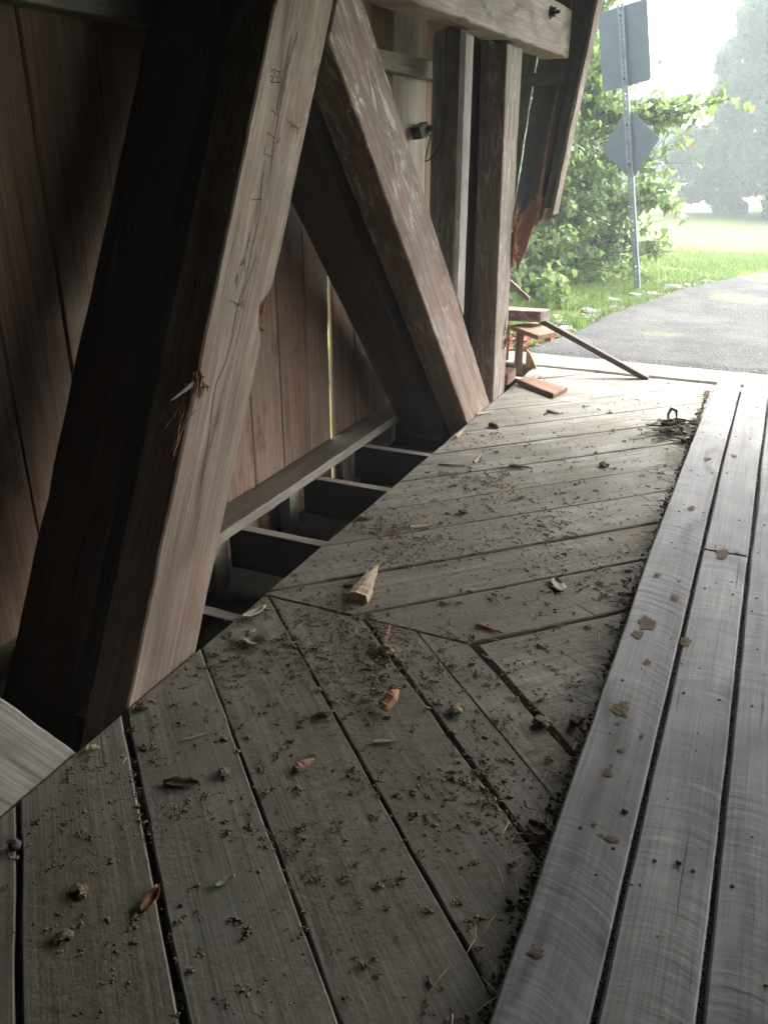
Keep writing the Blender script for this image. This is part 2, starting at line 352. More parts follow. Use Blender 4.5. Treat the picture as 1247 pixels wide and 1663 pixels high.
def bay():
    v = []; f = []; n = 60; ys = [-4+10.05*i/n for i in range(n+1)]; xs = [-2.145, -2.0, -1.85, -1.7, -1.4, -.9]
    for y in ys:
        for i, x in enumerate(xs): v.append((x, y, -.33-.02*i+.05*noise.noise(Vector((x*4, y*4, 2)))))
    for j in range(n):
        for i in range(5): f.append((j*6+i, j*6+i+1, j*6+i+7, j*6+i+6))
    return mesh('soil_bank', v, f, True)
link('soil_bank', bay(), M['soil'], kind='structure')
ROADL = [(-1.70, 6.48), (-1.66, 6.75), (-1.50, 7.27), (-1.39, 8.35), (-1.19, 9.13), (-.94, 10.22), (-.49, 11.38), (-.04, 12.37), (1.0, 14.4), (2.6, 17.2), (5.2, 21.), (10., 27.)]
def road():
    v = []; f = []; nx = 34; rows = []
    ys = []
    for i in range(len(ROADL)-1):
        (x0, y0), (x1, y1) = ROADL[i], ROADL[i+1]; k = max(1, int((y1-y0)/.07)) if y0 < 13 else 8
        for j in range(k): ys.append((x0+(x1-x0)*j/k, y0+(y1-y0)*j/k))
    ys.append(ROADL[-1])
    for (xl, y) in ys:
        for i in range(nx+1):
            q = (i/nx)**1.6; x = xl+5.2*q
            e = noise.noise(Vector((x*5, y*5, 0)))*.012+noise.noise(Vector((x*19, y*19, 7)))*.006
            z = .012+e*.7-.0005*(y-6)**2*0 
            if y > 13: z -= .03*(y-13)
            if i == 0: x += .10*noise.noise(Vector((y*2.2, 2, 0)))+.06*noise.noise(Vector((y*9, 5, 0))); z = -.04
            if (xl, y) == ys[0]: z = -.02; y2 = y-.03+.03*noise.noise(Vector((x*6, 1, 0)))
            else: y2 = y
            v.append((x, y2, z))
    for j in range(len(ys)-1):
        for i in range(nx): a = j*(nx+1)+i; f.append((a, a+1, a+nx+2, a+nx+1))
    return mesh('road', v, f, True)
link('road', road(), M['asphalt'], kind='structure')
# concrete threshold between deck and asphalt (also the top of the abutment)
prism('concrete_threshold', [(-1.95, 6.075, .002), (3.1, 6.15, .002), (3.1, 6.52, .002), (-1.95, 6.47, .002)], (0, 0, 1), (1, 0, 0), .9, M['concrete'], None, .012, .004, kind='structure')

# ------------------------------------------------------------------ bridge floor
floor_ = empty('bridge_floor', (0, 0, 0), kind='structure')
XE, XR = -1.497, -.20
GAP = .0045
near_c = [-1.90, -1.51, -1.12, -.73, -.336, .059, .433, .836, 1.205, 1.391, 1.58]
gaps_n = [GAP, GAP, GAP, GAP, .006, .009, .0032, .0032, .006, .0012, .008]
KN = .955; LN = math.hypot(KN, 1)
SEAM = 2.249
def deck_plank(poly, ang):
    if len(poly) < 3: return
    dz = random.uniform(-.003, .002)
    prism('deck_plank', Z(poly, dz), (0, 0, 1), (math.cos(ang), math.sin(ang), 0), .07, M['deck'], floor_, .004, .0014)
base = [(XE, -4), (XR, -4), (XR, SEAM-.003), (XE, SEAM-.003)]
for i in range(len(near_c)-1):
    p = clip(base, -KN, -1, -(near_c[i]+gaps_n[i]*LN)); p = clip(p, KN, 1, near_c[i+1]-gaps_n[i+1]*LN)
    deck_plank(p, math.atan2(-KN, 1))
p = clip(base, -KN, -1, -(-6.)); p = clip(p, KN, 1, near_c[0]-.01); deck_plank(p, math.atan2(-KN, 1))
far_c = [2.953, 3.385, 3.772, 4.185, 4.566, 4.975, 5.415, 5.823, 6.282, 6.68, 7.085, 7.6]
gaps_f = [.006, .0035, .009, .0035, .0015, .004, .0055, .004, .0015, .001, .005, .003]
base = [(XE, SEAM+.003), (XR, SEAM+.003), (XR, 6.05), (XE, 6.05)]
S2 = math.sqrt(2)
# first far plank runs on past the seam, its end cut along the last near plank
p = [(-.70, SEAM), (XR, 1.58+.009*LN-KN*XR), (XR, 2.953+XR-.006*S2)]
p = [(-.70+.022, SEAM+.003), (XR, 1.58+.013*LN-KN*XR), (XR, 2.953-.006*S2+XR)]
deck_plank(p, math.pi/4)
for i in range(len(far_c)-1):
    p = clip(base, 1, -1, -(far_c[i]+gaps_f[i]*S2)); p = clip(p, -1, 1, far_c[i+1]-gaps_f[i+1]*S2)
    deck_plank(p, math.pi/4)
# running planks, one layer higher
rx = [-.243, -.070, .105, .283, .46]
butt = {0: [], 1: [3.205], 2: [], 3: [4.3]}
for i in range(4):
    ends = [-4.]+butt[i]+[5.93]
    for a, b in zip(ends[:-1], ends[1:]):
        x0, x1 = rx[i]+(.0 if i == 0 else .007), rx[i+1]-.006
        ww = lambda y, s: .006*noise.noise(Vector((y*.9, s, i)))
        k = 14; ysl = [a+.003+(b-a-.006)*j/k for j in range(k+1)]
        # gentle bow: planks are not quite straight
        bow = lambda y: .028*max(0, (y-4.2)/1.7)**1.4*(1 if i == 0 else .5)
        pl = [(x0+ww(y, 0)+bow(y)-.012*max(0, 1-abs(y-3)/1.6)*(i == 0), y) for y in ysl]+[(x1+ww(y, 5)+bow(y)*(.5), y) for y in reversed(ysl)]
        prism('running_plank', Z(pl, .046+random.uniform(-.002, .002)), (0, 0, 1), (0, 1, 0), .045, M['runner'], floor_, .005, .001, .12)
for i, x in enumerate((.47, .76, 1.05, 1.34, 1.63, 1.92, 2.21, 2.5)):       # rest of the deck, beyond the frame
    prism('deck_plank', [(x, -4, 0), (x+.283, -4, 0), (x+.283, 6.05, 0), (x, 6.05, 0)], (0, 0, 1), (0, 1, 0), .07, M['deck'], floor_, .004, .001, .5)
prism('deck_plank', [(-.21, -4, -.002), (.465, -4, -.002), (.465, 6.05, -.002), (-.195, 6.05, -.002)], (0, 0, 1), (0, 1, 0), .06, M['deck'], floor_, .004, .001, .5)
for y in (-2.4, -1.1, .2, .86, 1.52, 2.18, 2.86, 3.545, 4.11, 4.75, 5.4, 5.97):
    box('joist', (.5, y, -.18), (5.1, .055, .2), M['shade'], floor_, ch=.003, top=M['joist'])  # shade put into the dark sides, top face pale as lit from above
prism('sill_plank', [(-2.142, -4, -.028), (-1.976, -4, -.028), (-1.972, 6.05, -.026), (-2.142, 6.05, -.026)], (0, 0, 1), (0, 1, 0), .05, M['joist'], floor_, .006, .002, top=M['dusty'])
for (a, b) in ((2.68, 2.79), (3.34, 3.43), (1.95, 2.05), (4.05, 4.15)):
    prism('sill_block', [(-2.03, a, -.079), (-2.03, b, -.079), (-2.03, b, -.78), (-2.03, a, -.78)], (1, 0, 0), (0, 0, 1), .06, M['joist'], floor_)

# ------------------------------------------------------------------ siding wall
sw = empty('siding_wall', (-2.16, 2, -.8), 'reddish brown vertical board wall standing behind the timber truss', 'wall')
seams = [-3.9, -3.6, -3.31, -3.02, -2.74, -2.45, -2.16, -1.87, -1.58, -1.29, -1.0, -.71, -.42, -.13, .16, .45, .73, 1.02, 1.30, 1.585, 1.87, 2.135, 2.45, 2.72, 2.97, 3.22, 3.495, 3.768, 4.04, 4.337, 4.61, 4.88, 5.40, 5.66, 5.92]
for i in range(len(seams)-1):
    a, b = seams[i], seams[i+1]
    g0 = .0242 if abs(a-4.04) < .01 else .0003
    g1 = .0242 if abs(b-4.04) < .01 else .0003
    if abs(a-1.87) < .01 or abs(b-1.87) < .01: g0 = g1 = .0006
    x = -2.146+random.uniform(-.003, .003)
    pale = abs(a-4.88) < .01  # board given lighter wood for the patch of portal light
    prism('siding_board', [(x, a+g0, -.8), (x, b-g1, -.8), (x, b-g1+(-.006 if abs(b-4.04) < .01 else 0), 2.75), (x, a+g0, 2.75)], (1, 0, 0), (0, 0, 1), .024,
          M['siding_lit' if pale else 'siding'], sw, .007, .0, .25)
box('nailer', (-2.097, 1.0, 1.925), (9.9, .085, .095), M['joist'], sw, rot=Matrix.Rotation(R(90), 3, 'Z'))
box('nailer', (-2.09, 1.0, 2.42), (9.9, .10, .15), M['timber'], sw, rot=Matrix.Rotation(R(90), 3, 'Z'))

# ------------------------------------------------------------------ truss
tr = empty('timber_truss', (-1.65, 2.5, -.3), 'heavy timber truss of paired slanting braces and upright posts along the deck edge', 'truss')
y1 = lambda z: 1.512+.537*z; y1r = lambda z: 1.846+.549*z
FX = -1.503
def ply(pl, mat_f, along, tf=.145, xb=-1.705, tb=.27, jit=.0017):
    a = prism('brace', [(FX, y, z) for y, z in pl], (1, 0, 0), along, tf, mat_f, tr, .006, jit, .045)
    b = prism('brace', [(xb, y, z) for y, z in pl], (1, 0, 0), along, tb, M['timber'], tr, .006, jit)  # back ply darker than its twin, shade put into its colour
    return a, b
NOTCH = [(2.345, .925), (2.335, .985), (2.352, 1.03), (2.405, 1.055)]
b1 = [(y1(-.4), -.4), (y1r(-.4), -.4), (y1r(.9), .9)]+NOTCH+[(y1r(1.09), 1.09), (y1r(2.75), 2.75), (y1(2.75), 2.75)]
br1, _ = ply(b1, M['brace'], (0, .54, 1))
l2 = lambda z: 4.50-.9045*(z-.03); r2 = lambda z: 4.975-.919*z
b2 = [(l2(-.3), -.3), (r2(-.3), -.3), (r2(2.02), 2.02), (3.085, 2.06), (y1r(2.1)+.018, 2.1), (y1r(1.84)+.018, 1.84)]
br2, _ = ply(b2, M['brace_grey'], (0, -.91, 1), .15, -1.72, .255)
b0 = [(1.30-.612*-.35, -.35), (1.30-.612*2.6, 2.6), (.955-.612*2.6, 2.6), (.955+.612*.35, -.35)]
ply(b0, M['post0'], (0, -.61, 1), jit=.0008)
prism('post', [(-1.516, 4.295, .75), (-1.516, 4.45, .60), (-1.516, 4.447, 2.015), (-1.516, 4.29, 2.015)], (1, 0, 0), (0, 0, 1), .17, M['post_pale'], tr, .022, .001)
pb = [(5.06, -.3), (5.30, -.3), (5.292, .55), (5.285, .84), (5.262, .90), (5.258, .98), (5.274, 1.06), (5.285, 1.12), (5.255, 2.015), (4.957, 2.015)]
postb = prism('post', [(-1.506, y, z) for y, z in pb], (1, 0, 0), (0, 0, 1), .15, M['post'], tr, .006, .0022)
prism('post', [(-1.70, 5.10, -.3), (-1.70, 5.27, -.3), (-1.70, 5.24, 2.4), (-1.70, 5.07, 2.4)], (1, 0, 0), (0, 0, 1), .2, M['timber'], tr, .006)
beam = prism('beam', [(-1.452, 3.20, 2.022), (-1.452, 6.17, 2.036), (-1.452, 6.165, 2.31), (-1.452, 3.2, 2.30)], (1, 0, 0), (0, 1, 0), .175, M['beam'], tr, .006, .002)
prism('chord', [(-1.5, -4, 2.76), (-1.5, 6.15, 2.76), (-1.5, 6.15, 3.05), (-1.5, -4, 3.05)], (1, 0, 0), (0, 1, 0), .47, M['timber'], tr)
# bolt on the beam
def bolt():
    v, f = [], []
    tube_geo([(-1.455, 5.62, 2.235), (-1.447, 5.62, 2.235)], [.036, .036], 14, v, f)
    tube_geo([(-1.448, 5.62, 2.235), (-1.42, 5.62, 2.235)], [.025, .025], 6, v, f)
    tube_geo([(-1.42, 5.62, 2.235), (-1.395, 5.62, 2.235)], [.011, .010], 8, v, f)
    return mesh('bolt', v, f)
def child_of(part, name, me, mat, **kw):
    """sub-part of a prism part (mesh given in world space)"""
    o = link(name, me, mat, None, **kw); o.parent = part
    o.matrix_parent_inverse = (Matrix.Translation(-base_of(part.parent)) @ part.matrix_basis).inverted() if False else part.matrix_basis.inverted()
    return o
child_of(beam, 'bolt', bolt(), M['iron'])
# splinters of fresh red wood
def splinters(pts, n, L, spread, thick, dirv, seed):
    rs = random.Random(seed); v, f = [], []
    for i in range(n):
        p = Vector(rs.choice(pts))+Vector((rs.uniform(-1, 1), rs.uniform(-1, 1), rs.uniform(-1, 1)))*spread
        q = .8 if rs.random() < .2 else .3; d = (Vector(dirv).normalized()+Vector((rs.uniform(-q, q), rs.uniform(-q, q), rs.uniform(-q, q)))).normalized(); l = L*rs.uniform(.4, 1.3); s = d.orthogonal().normalized()
        tube_geo([p-d*l*.4, p+d*l*.15+s*l*.05, p+d*l*.6+s*l*rs.uniform(0, .25)], [thick, thick*.8, thick*.1], 4, v, f)
    return mesh('splinter', v, f)
child_of(br1, 'splinter', splinters([(-1.505, 1.985, .86), (-1.52, 1.975, .84), (-1.505, 2.0, .845)], 90, .05, .016, .0032, (.35, -.55, -.7), 3), M['splinter'])
child_of(br1, 'splinter', mesh('splinter', *tube_geo([(-1.52, 2.09, .89), (-1.512, 2.0, .865), (-1.50, 1.92, .853), (-1.49, 1.832, .842)], [.010, .009, .006, .0015], 5)), M['post'])
child_of(br1, 'splinter', splinters([(-1.53, 1.89, .70), (-1.53, 1.90, .73), (-1.535, 1.92, .77)], 30, .13, .012, .0035, (0, .54, 1.), 5), M['splinter'])
child_of(br1, 'splinter', splinters([(-1.54, 2.385, .99), (-1.53, 2.39, 1.02), (-1.54, 2.375, .96)], 26, .08, .010, .003, (0, .54, 1.), 9), M['splinter'])
child_of(postb, 'splinter', splinters([(-1.51, 5.285, .86), (-1.50, 5.28, .95), (-1.50, 5.285, 1.03), (-1.505, 5.28, 1.1)], 90, .14, .014, .003, (.05, .05, 1.), 12), M['splinter'])
child_of(postb, 'splinter', splinters([(-1.50, 5.295, .93), (-1.50, 5.295, .88)], 12, .11, .02, .004, (.5, .9, -.4), 14), M['splinter'])
child_of(postb, 'splinter', splinters([(-1.506, 5.21, .45), (-1.506, 5.23, .35), (-1.506, 5.28, .40)], 18, .13, .012, .004, (.1, .05, 1.), 15), M['loose'])
# pencil marks and checks on the near brace
def strokes(polys, x, wd):
    v, f = [], []
    for pl in polys:
        for a, b in zip(pl[:-1], pl[1:]):
            d = Vector((b[0]-a[0], b[1]-a[1])); 
            if d.length < 1e-5: continue
            n = Vector((-d.y, d.x)).normalized()*wd/2; k = len(v)
            for q, s in ((a, 1), (a, -1), (b, -1), (b, 1)): v.append((x, q[0]+n.x*s, q[1]+n.y*s))
            f.append((k, k+1, k+2, k+3))
    return mesh('mark', v, f)
MARKS= [[(2.48, 1.73), (2.484, 1.714), (2.508, 1.721)], [(2.511, 1.716), (2.544, 1.715), (2.516, 1.701), (2.546, 1.696)], [(2.477, 1.701), (2.496, 1.696), (2.481, 1.683), (2.541, 1.685)], [(2.497, 1.715), (2.521, 1.686)], [(2.473, 1.606), (2.522, 1.588)], [(2.44, 1.543), (2.485, 1.527)], [(2.426, 1.498), (2.417, 1.481), (2.469, 1.471)], [(2.519, 1.528), (2.507, 1.513), (2.494, 1.514)], [(2.566, 1.583), (2.6, 1.565), (2.643, 1.555)], [(2.585, 1.558), (2.629, 1.568)], [(2.636, 1.562), (2.627, 1.538)], [(2.601, 1.578), (2.606, 1.551)], [(2.33, 1.351), (2.394, 1.349)], [(2.378, 1.355), (2.382, 1.344)], [(2.367, 1.339), (2.344, 1.281)], [(2.313, 1.257), (2.288, 1.208)], [(2.303, 1.238), (2.313, 1.228)], [(2.275, 1.186), (2.242, 1.161)], [(2.272, 1.183), (2.27, 1.143)], [(2.248, 1.166), (2.273, 1.169)], [(2.227, 1.145), (2.212, 1.113)], [(2.232, 1.139), (2.216, 1.1)], [(2.174, 1.069), (2.22, 1.05), (2.251, 1.039)], [(2.198, 1.047), (2.259, 1.053)], [(2.237, 1.059), (2.246, 1.037)], [(2.205, 1.058), (2.224, 1.04)]]
CRACKS= [[(2.414, 1.427), (2.392, 1.383), (2.379, 1.315), (2.322, 1.216), (2.265, 1.108), (2.22, 1.047), (2.177, 0.97)], [(2.341, 1.179), (2.257, 1.083), (2.235, 1.039), (2.194, 0.974)], [(2.186, 0.968), (2.132, 0.886), (2.071, 0.832), (2.041, 0.764), (1.998, 0.646), (1.945, 0.537)], [(2.659, 1.838), (2.587, 1.733), (2.537, 1.636), (2.485, 1.524), (2.446, 1.411)], [(2.623, 1.829), (2.556, 1.7), (2.506, 1.604)]]
for m_ in MARKS: child_of(br1, 'pencil_mark', strokes([m_], FX+.0015, .0036), M['graphite'])
for m_ in CRACKS: child_of(br1, 'wood_check', strokes([m_], FX+.001, .003), M['check'])

# ------------------------------------------------------------------ portal end boards (smashed)
pf = empty('portal_boarding', (-1.7, 6.2, 1.0), 'dark leaning end boards of the bridge mouth with torn red lower ends', 'boarding')
xr = lambda z: -1.497+.139*(z-1.095)
rag = lambda z: z
def fboard(name, x0a, x1a, x0b, x1b, zb, zt, y, t, ragged, mat):
    """board between (x0a..x1a) at zb and (x0b..x1b) at zt, bottom torn"""
    bot = [(x0a+(x1a-x0a)*q, zb+ragged*dz) for q, dz in ((0, .2), (.2, -.3), (.4, .1), (.55, -.9), (.75, -.2), (1, .3))] if ragged else [(x0a, zb), (x1a, zb)]
    return prism(name, [(x, y, z) for x, z in bot]+[(x1b, y, zt), (x0b, y, zt)], (0, -1, 0), (.139, 0, 1), t, mat, pf, .003, .002)
ZT = 3.0
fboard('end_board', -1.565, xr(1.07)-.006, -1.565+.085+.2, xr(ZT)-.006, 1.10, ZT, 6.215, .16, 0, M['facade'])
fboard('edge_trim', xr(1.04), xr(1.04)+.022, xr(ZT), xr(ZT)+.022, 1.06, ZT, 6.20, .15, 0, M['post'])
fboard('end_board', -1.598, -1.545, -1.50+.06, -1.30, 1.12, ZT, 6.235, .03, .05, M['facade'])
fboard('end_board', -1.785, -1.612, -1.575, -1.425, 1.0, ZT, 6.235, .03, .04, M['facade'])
fboard('end_board', -2.165, -1.935, -1.75, -1.588, -.32, ZT, 6.235, .03, .04, M['facade'])  # this board and the next reach down unseen to block low portal light
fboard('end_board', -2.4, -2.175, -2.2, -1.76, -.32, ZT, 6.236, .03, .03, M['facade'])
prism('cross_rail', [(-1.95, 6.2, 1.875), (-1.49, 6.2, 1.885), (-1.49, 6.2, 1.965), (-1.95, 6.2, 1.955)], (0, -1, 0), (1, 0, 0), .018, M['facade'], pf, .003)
prism('broken_board', [(-1.641, 6.205, 1.155), (-1.60, 6.205, 1.14), (-1.611, 6.205, .99), (-1.65, 6.205, .87), (-1.678, 6.205, .775), (-1.70, 6.205, .72), (-1.717, 6.205, .64), (-1.735, 6.205, .72), (-1.764, 6.205, .749), (-1.754, 6.205, .943), (-1.70, 6.205, 1.06)], (0, -1, 0), (.3, 0, 1), .022, M['fresh'], pf, .004, .004, .04, label='torn red lower end hanging from the split board')
prism('broken_board', [(-1.631, 6.222, 1.183), (-1.60, 6.222, 1.2), (-1.567, 6.222, 1.168), (-1.541, 6.222, 1.115), (-1.559, 6.222, 1.061), (-1.59, 6.222, 1.0), (-1.62, 6.222, 1.043)], (0, -1, 0), (.139, 0, 1), .011, M['fresh'], pf, .003, .004, .03)
prism('broken_board', [(-1.542, 6.205, 1.074), (-1.52, 6.205, 1.10), (-1.491, 6.205, 1.104), (-1.478, 6.205, 1.055), (-1.50, 6.205, 1.035), (-1.529, 6.205, 1.0)], (0, -1, 0), (.139, 0, 1), .008, M['fresh'], pf, .002, .003, .03)
v, f = tube_geo([(-1.60, 6.222, .98), (-1.588, 6.218, 1.2), (-1.572, 6.216, 1.42), (-1.556, 6.218, 1.6), (-1.53, 6.224, 1.80), (-1.518, 6.23, 1.88)], [.012, .015, .010, .007, .006, .002], 5)
link('split_edge', mesh('split_edge', v, f), M['fresh'], pf, label='fresh red split running up the end boards')

# ------------------------------------------------------------------ roof, far side wall and rear end (shade the interior)
def shell():
    v = [(-2.2, -9, 3.06), (3.3, -9, 3.06), (3.3, 7.45, 3.06), (-2.2, 7.45, 3.06), (-2.6, -9.3, 3.0), (3.7, -9.3, 3.0), (3.7, 7.5, 3.0), (-2.6, 7.5, 3.0), (.55, -9.3, 4.7), (.55, 7.5, 4.7)]  # unseen eave lengthened past the portal to shade the far deck
    f = [(0, 1, 2, 3), (4, 8, 9, 7), (5, 6, 9, 8)]
    return mesh('roof', v, f)
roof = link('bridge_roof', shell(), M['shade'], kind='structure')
FILL_OPENING = (2.4, 5.9)  # extent of the unseen wall opening added for fill light
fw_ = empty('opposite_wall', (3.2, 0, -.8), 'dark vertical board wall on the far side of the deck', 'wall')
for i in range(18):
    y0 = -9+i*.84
    for z0, z1 in ([(-.8, .8), (2.45, 3.05)] if FILL_OPENING[0] < y0+.42 < FILL_OPENING[1] else [(-.8, 3.05)]):   # long side opening added to let in fill light
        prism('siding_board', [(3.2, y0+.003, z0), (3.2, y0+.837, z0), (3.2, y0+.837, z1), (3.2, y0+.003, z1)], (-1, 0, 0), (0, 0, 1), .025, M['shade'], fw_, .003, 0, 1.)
prism('added_shade_lintel', [(-2.2, 6.28, 2.72), (3.2, 6.28, 2.72), (3.2, 6.28, 3.05), (-2.2, 6.28, 3.05)], (0, -1, 0), (1, 0, 0), .04, M['shade'], None, .003, 0, 1., kind='structure')  # unseen board added low across the portal to cut sky light
for i in range(19):  # unseen closure across the rear, added to keep the interior dark
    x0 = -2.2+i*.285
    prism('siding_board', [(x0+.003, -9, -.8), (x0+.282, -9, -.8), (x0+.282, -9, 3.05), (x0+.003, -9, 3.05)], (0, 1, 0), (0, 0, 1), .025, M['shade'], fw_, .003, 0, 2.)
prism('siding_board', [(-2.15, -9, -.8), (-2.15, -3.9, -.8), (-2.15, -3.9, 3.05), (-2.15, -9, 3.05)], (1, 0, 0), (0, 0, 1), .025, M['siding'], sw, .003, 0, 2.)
prism('siding_board', [(-2.15, -3.9, 2.752), (-2.15, 6.2, 2.752), (-2.15, 6.2, 3.05), (-2.15, -3.9, 3.05)], (1, 0, 0), (0, 1, 0), .025, M['siding'], sw, .003, 0, 2.)

# ------------------------------------------------------------------ loose boards by the smashed post
def loose(name, pts, n, along, t, mat, label, cat='board', **kw):
    return prism(name, pts, n, along, t, mat, None, .004, .0012, .06, label=label, cat=cat, **kw)
loose('loose_board', [(-1.485, 5.508, .031), (-1.377, 5.593, .031), (-1.115, 5.445, .031), (-1.161, 5.242, .031)], (0, 0, 1), (.33, -.25, 0), .03, M['redboard'], 'short reddish board lying flat on the deck in front of the broken uprights')
loose('loose_board', [(-1.634, 5.768, .345), (-1.351, 5.504, .345), (-1.279, 5.67, .345), (-1.48, 5.961, .345)], (0, 0, 1), (.28, -.26, 0), .032, M['loose'], 'pale topped board lying flat across the top of the short stud')
loose('loose_board', [(-1.72, 5.76, .452), (-1.42, 5.80, .445), (-1.385, 5.93, .445), (-1.72, 5.92, .452)], (0, 0, 1), (1, 0, 0), .075, M['post'], 'thick dark timber end resting above the flat board beside the post')
st = Matrix.Rotation(R(28), 3, 'Z')
def stud(name, c, sx, sy, h, mat, rz, label, z0=.001, cat='stud'):
    m = Matrix.Rotation(R(rz), 3, 'Z'); c = Vector(c)
    pts = [c+m@Vector((-sx/2, -sy/2, z0)), c+m@Vector((sx/2, -sy/2, z0)), c+m@Vector((sx/2, -sy/2, h)), c+m@Vector((-sx/2, -sy/2, h))]
    return prism(name, pts, m@Vector((0, -1, 0)), (0, 0, 1), sy, mat, None, .004, .001, .08, label=label, cat=cat)
stud('wall_stud', (-1.555, 5.79, 0), .038, .14, .311, M['loose'], 24, 'short upright stud holding up a flat board beside the smashed post')
prism('wall_stud', [(-1.70, 5.80, .09), (-1.60, 5.66, .10), (-1.60, 5.66, .305), (-1.70, 5.80, .305)], (.2, -.98, 0), (1, 0, .05), .035, M['orange'], None, .004, .001, label='bright orange sawn block between the post and the stud', cat='block')
prism('wall_plate', [(-1.72, 5.42, .0), (-1.525, 5.45, .0), (-1.525, 5.45, .075), (-1.72, 5.42, .075)], (0, -1, 0), (1, 0, 0), .2, M['loose'], None, .004, .001, label='low brown timber plate on the deck edge against the post foot', cat='timber')
prism('wood_offcut', [(-1.545, 5.95, .004), (-1.46, 5.97, .004), (-1.52, 5.97, .12), (-1.545, 5.95, .14)], (0, -1, 0), (0, 0, 1), .02, M['loose'], None, .003, .001, label='small three-cornered offcut standing behind the short stud', cat='offcut')
# long thin strip leaning from the broken stack to the deck
a, b = Vector((-1.44, 5.93, .375)), Vector((-.668, 6.02, .008)); d = (b-a).normalized(); sd_ = Vector((0, 0, 1)).cross(d).normalized(); nn = d.cross(sd_).normalized()
if nn.z < 0: nn = -nn
prism('wood_strip', [a-sd_*.025+nn*.01, b-sd_*.035+nn*.0, b+sd_*.035, a+sd_*.025+nn*.01], nn, d, .035, M['timber'], None, .003, .001, label='long thin grey strip leaning from the broken boards down to the deck end', cat='strip')
a, b = Vector((-1.95, 6.40, .62)), Vector((-1.66, 6.36, .40)); d = (b-a).normalized()
prism('wood_strip', [a, b, b+Vector((0, 0, .045)), a+Vector((0, 0, .045))], (0, -1, 0), d, .02, M['post'], None, .003, .001, label='slanting strip poking out behind the thick dark timber end', cat='strip')

# small dark device on the siding board coloured as lit, and its cable
dv = prism('camera_box', [(-2.06, 5.075, 1.61), (-2.06, 5.225, 1.645), (-2.06, 5.26, 1.565), (-2.06, 5.11, 1.545)], (1, 0, .1), (0, 1, .2), .06, M['black'], None, .004, 0, label='small black tilted box fixed on the lit siding behind the brace', cat='box')
box_arm = mesh('bracket', *tube_geo([(-2.135, 5.17, 1.61), (-2.10, 5.17, 1.60), (-2.09, 5.17, 1.60)], [.02, .015, .015], 6)); child_of(dv, 'bracket', box_arm, M['black'])
child_of(dv, 'lens', mesh('lens', *tube_geo([(-2.06, 5.215, 1.60), (-2.035, 5.22, 1.602), (-2.025, 5.222, 1.602)], [.022, .022, .017], 10)), M['galv'])
link('cable', mesh('cable', *tube_geo([(-1.60, 4.27, 2.02), (-1.598, 4.27, 1.85), (-1.59, 4.272, 1.69), (-1.597, 4.272, 1.567), (-1.627, 4.272, 1.491), (-1.68, 4.275, 1.44), (-1.75, 4.4, 1.43), (-1.9, 4.8, 1.47), (-2.03, 5.19, 1.57)], [.0035]*9, 5), True), M['facade'], label='thin dark cable looping down the post to the black box', cat='cable')

# ------------------------------------------------------------------ road sign seen from behind
sg = empty('road_sign', (-1.358, 10.131, -.1), 'back of a rectangular and a diamond sign plate on one leaning perforated steel post', 'sign')
pb_, pt_ = Vector((-1.352, 10.131, -.15)), Vector((-1.892, 10.131, 2.86))
pd = (pt_-pb_).normalized(); pa = Vector((.95, -.31, 0)); pa = (pa-pd*pa.dot(pd)).normalized(); pn = pa.cross(pd).normalized()
if pn.y > 0: pn = -pn
def bar(v, f, o, ax, ay, az, x0, x1, y0, y1, z0, z1):
    k = len(v)
    for z in (z0, z1):
        for x, y in ((x0, y0), (x1, y0), (x1, y1), (x0, y1)): v.append(tuple(o+ax*x+ay*y+az*z))
    for q in ((3, 2, 1, 0), (4, 5, 6, 7), (0, 1, 5, 4), (1, 2, 6, 5), (2, 3, 7, 6), (3, 0, 4, 7)): f.append(tuple(k+i for i in q))
v, f = [], []; L = (pt_-pb_).length
bar(v, f, pb_, pa, pn, pd, -.030, -.008, 0, .004, 0, L); bar(v, f, pb_, pa, pn, pd, .008, .030, 0, .004, 0, L)
bar(v, f, pb_, pa, pn, pd, -.034, -.0301, -.028, .004, 0, L); bar(v, f, pb_, pa, pn, pd, .0301, .034, -.028, .004, 0, L)
z = .02
while z < L-.05: bar(v, f, pb_, pa, pn, pd, -.0079, .0079, .0002, .0038, z, z+.024); z += .05
link('post', mesh('post', v, f), M['galv'], sg)
def plate(name, cz, w_, h_, diamond, lean):
    o = pb_+pd*cz-pn*.034; ex = pa; ey = pd
    if diamond: q = [(0, -h_/2), (w_/2, 0), (0, h_/2), (-w_/2, 0)]
    else: q = [(-w_/2, -h_/2), (w_/2, -h_/2), (w_/2, h_/2), (-w_/2, h_/2)]
    # rounded corners
    out = []; r = .04
    for i in range(4):
        p, a, b = Vector(q[i]), Vector(q[i-1]), Vector(q[(i+1) % 4]); da = (a-p).normalized()*r; db = (b-p).normalized()*r
        for t in (0, .33, .67, 1): out.append((p+da)*(1-t)**2+2*p*t*(1-t)+(p+db)*t*t)
    pts = [o+ex*(u.x+lean*u.y)+ey*u.y for u in out]
    return prism(name, pts, pn, ex, .003, M['signback'], sg, .0008, 0, 1.)
plate('rectangular_plate', 2.66, .56, .76, False, 0)
plate('diamond_plate', 1.705, .70, .74, True, 0)
for cz in (2.35, 2.95, 1.5, 1.9):
    o = pb_+pd*cz; link('bolt', mesh('bolt', *tube_geo([o+pn*.004, o+pn*.018], [.012, .011], 6)), M['iron'], sg)

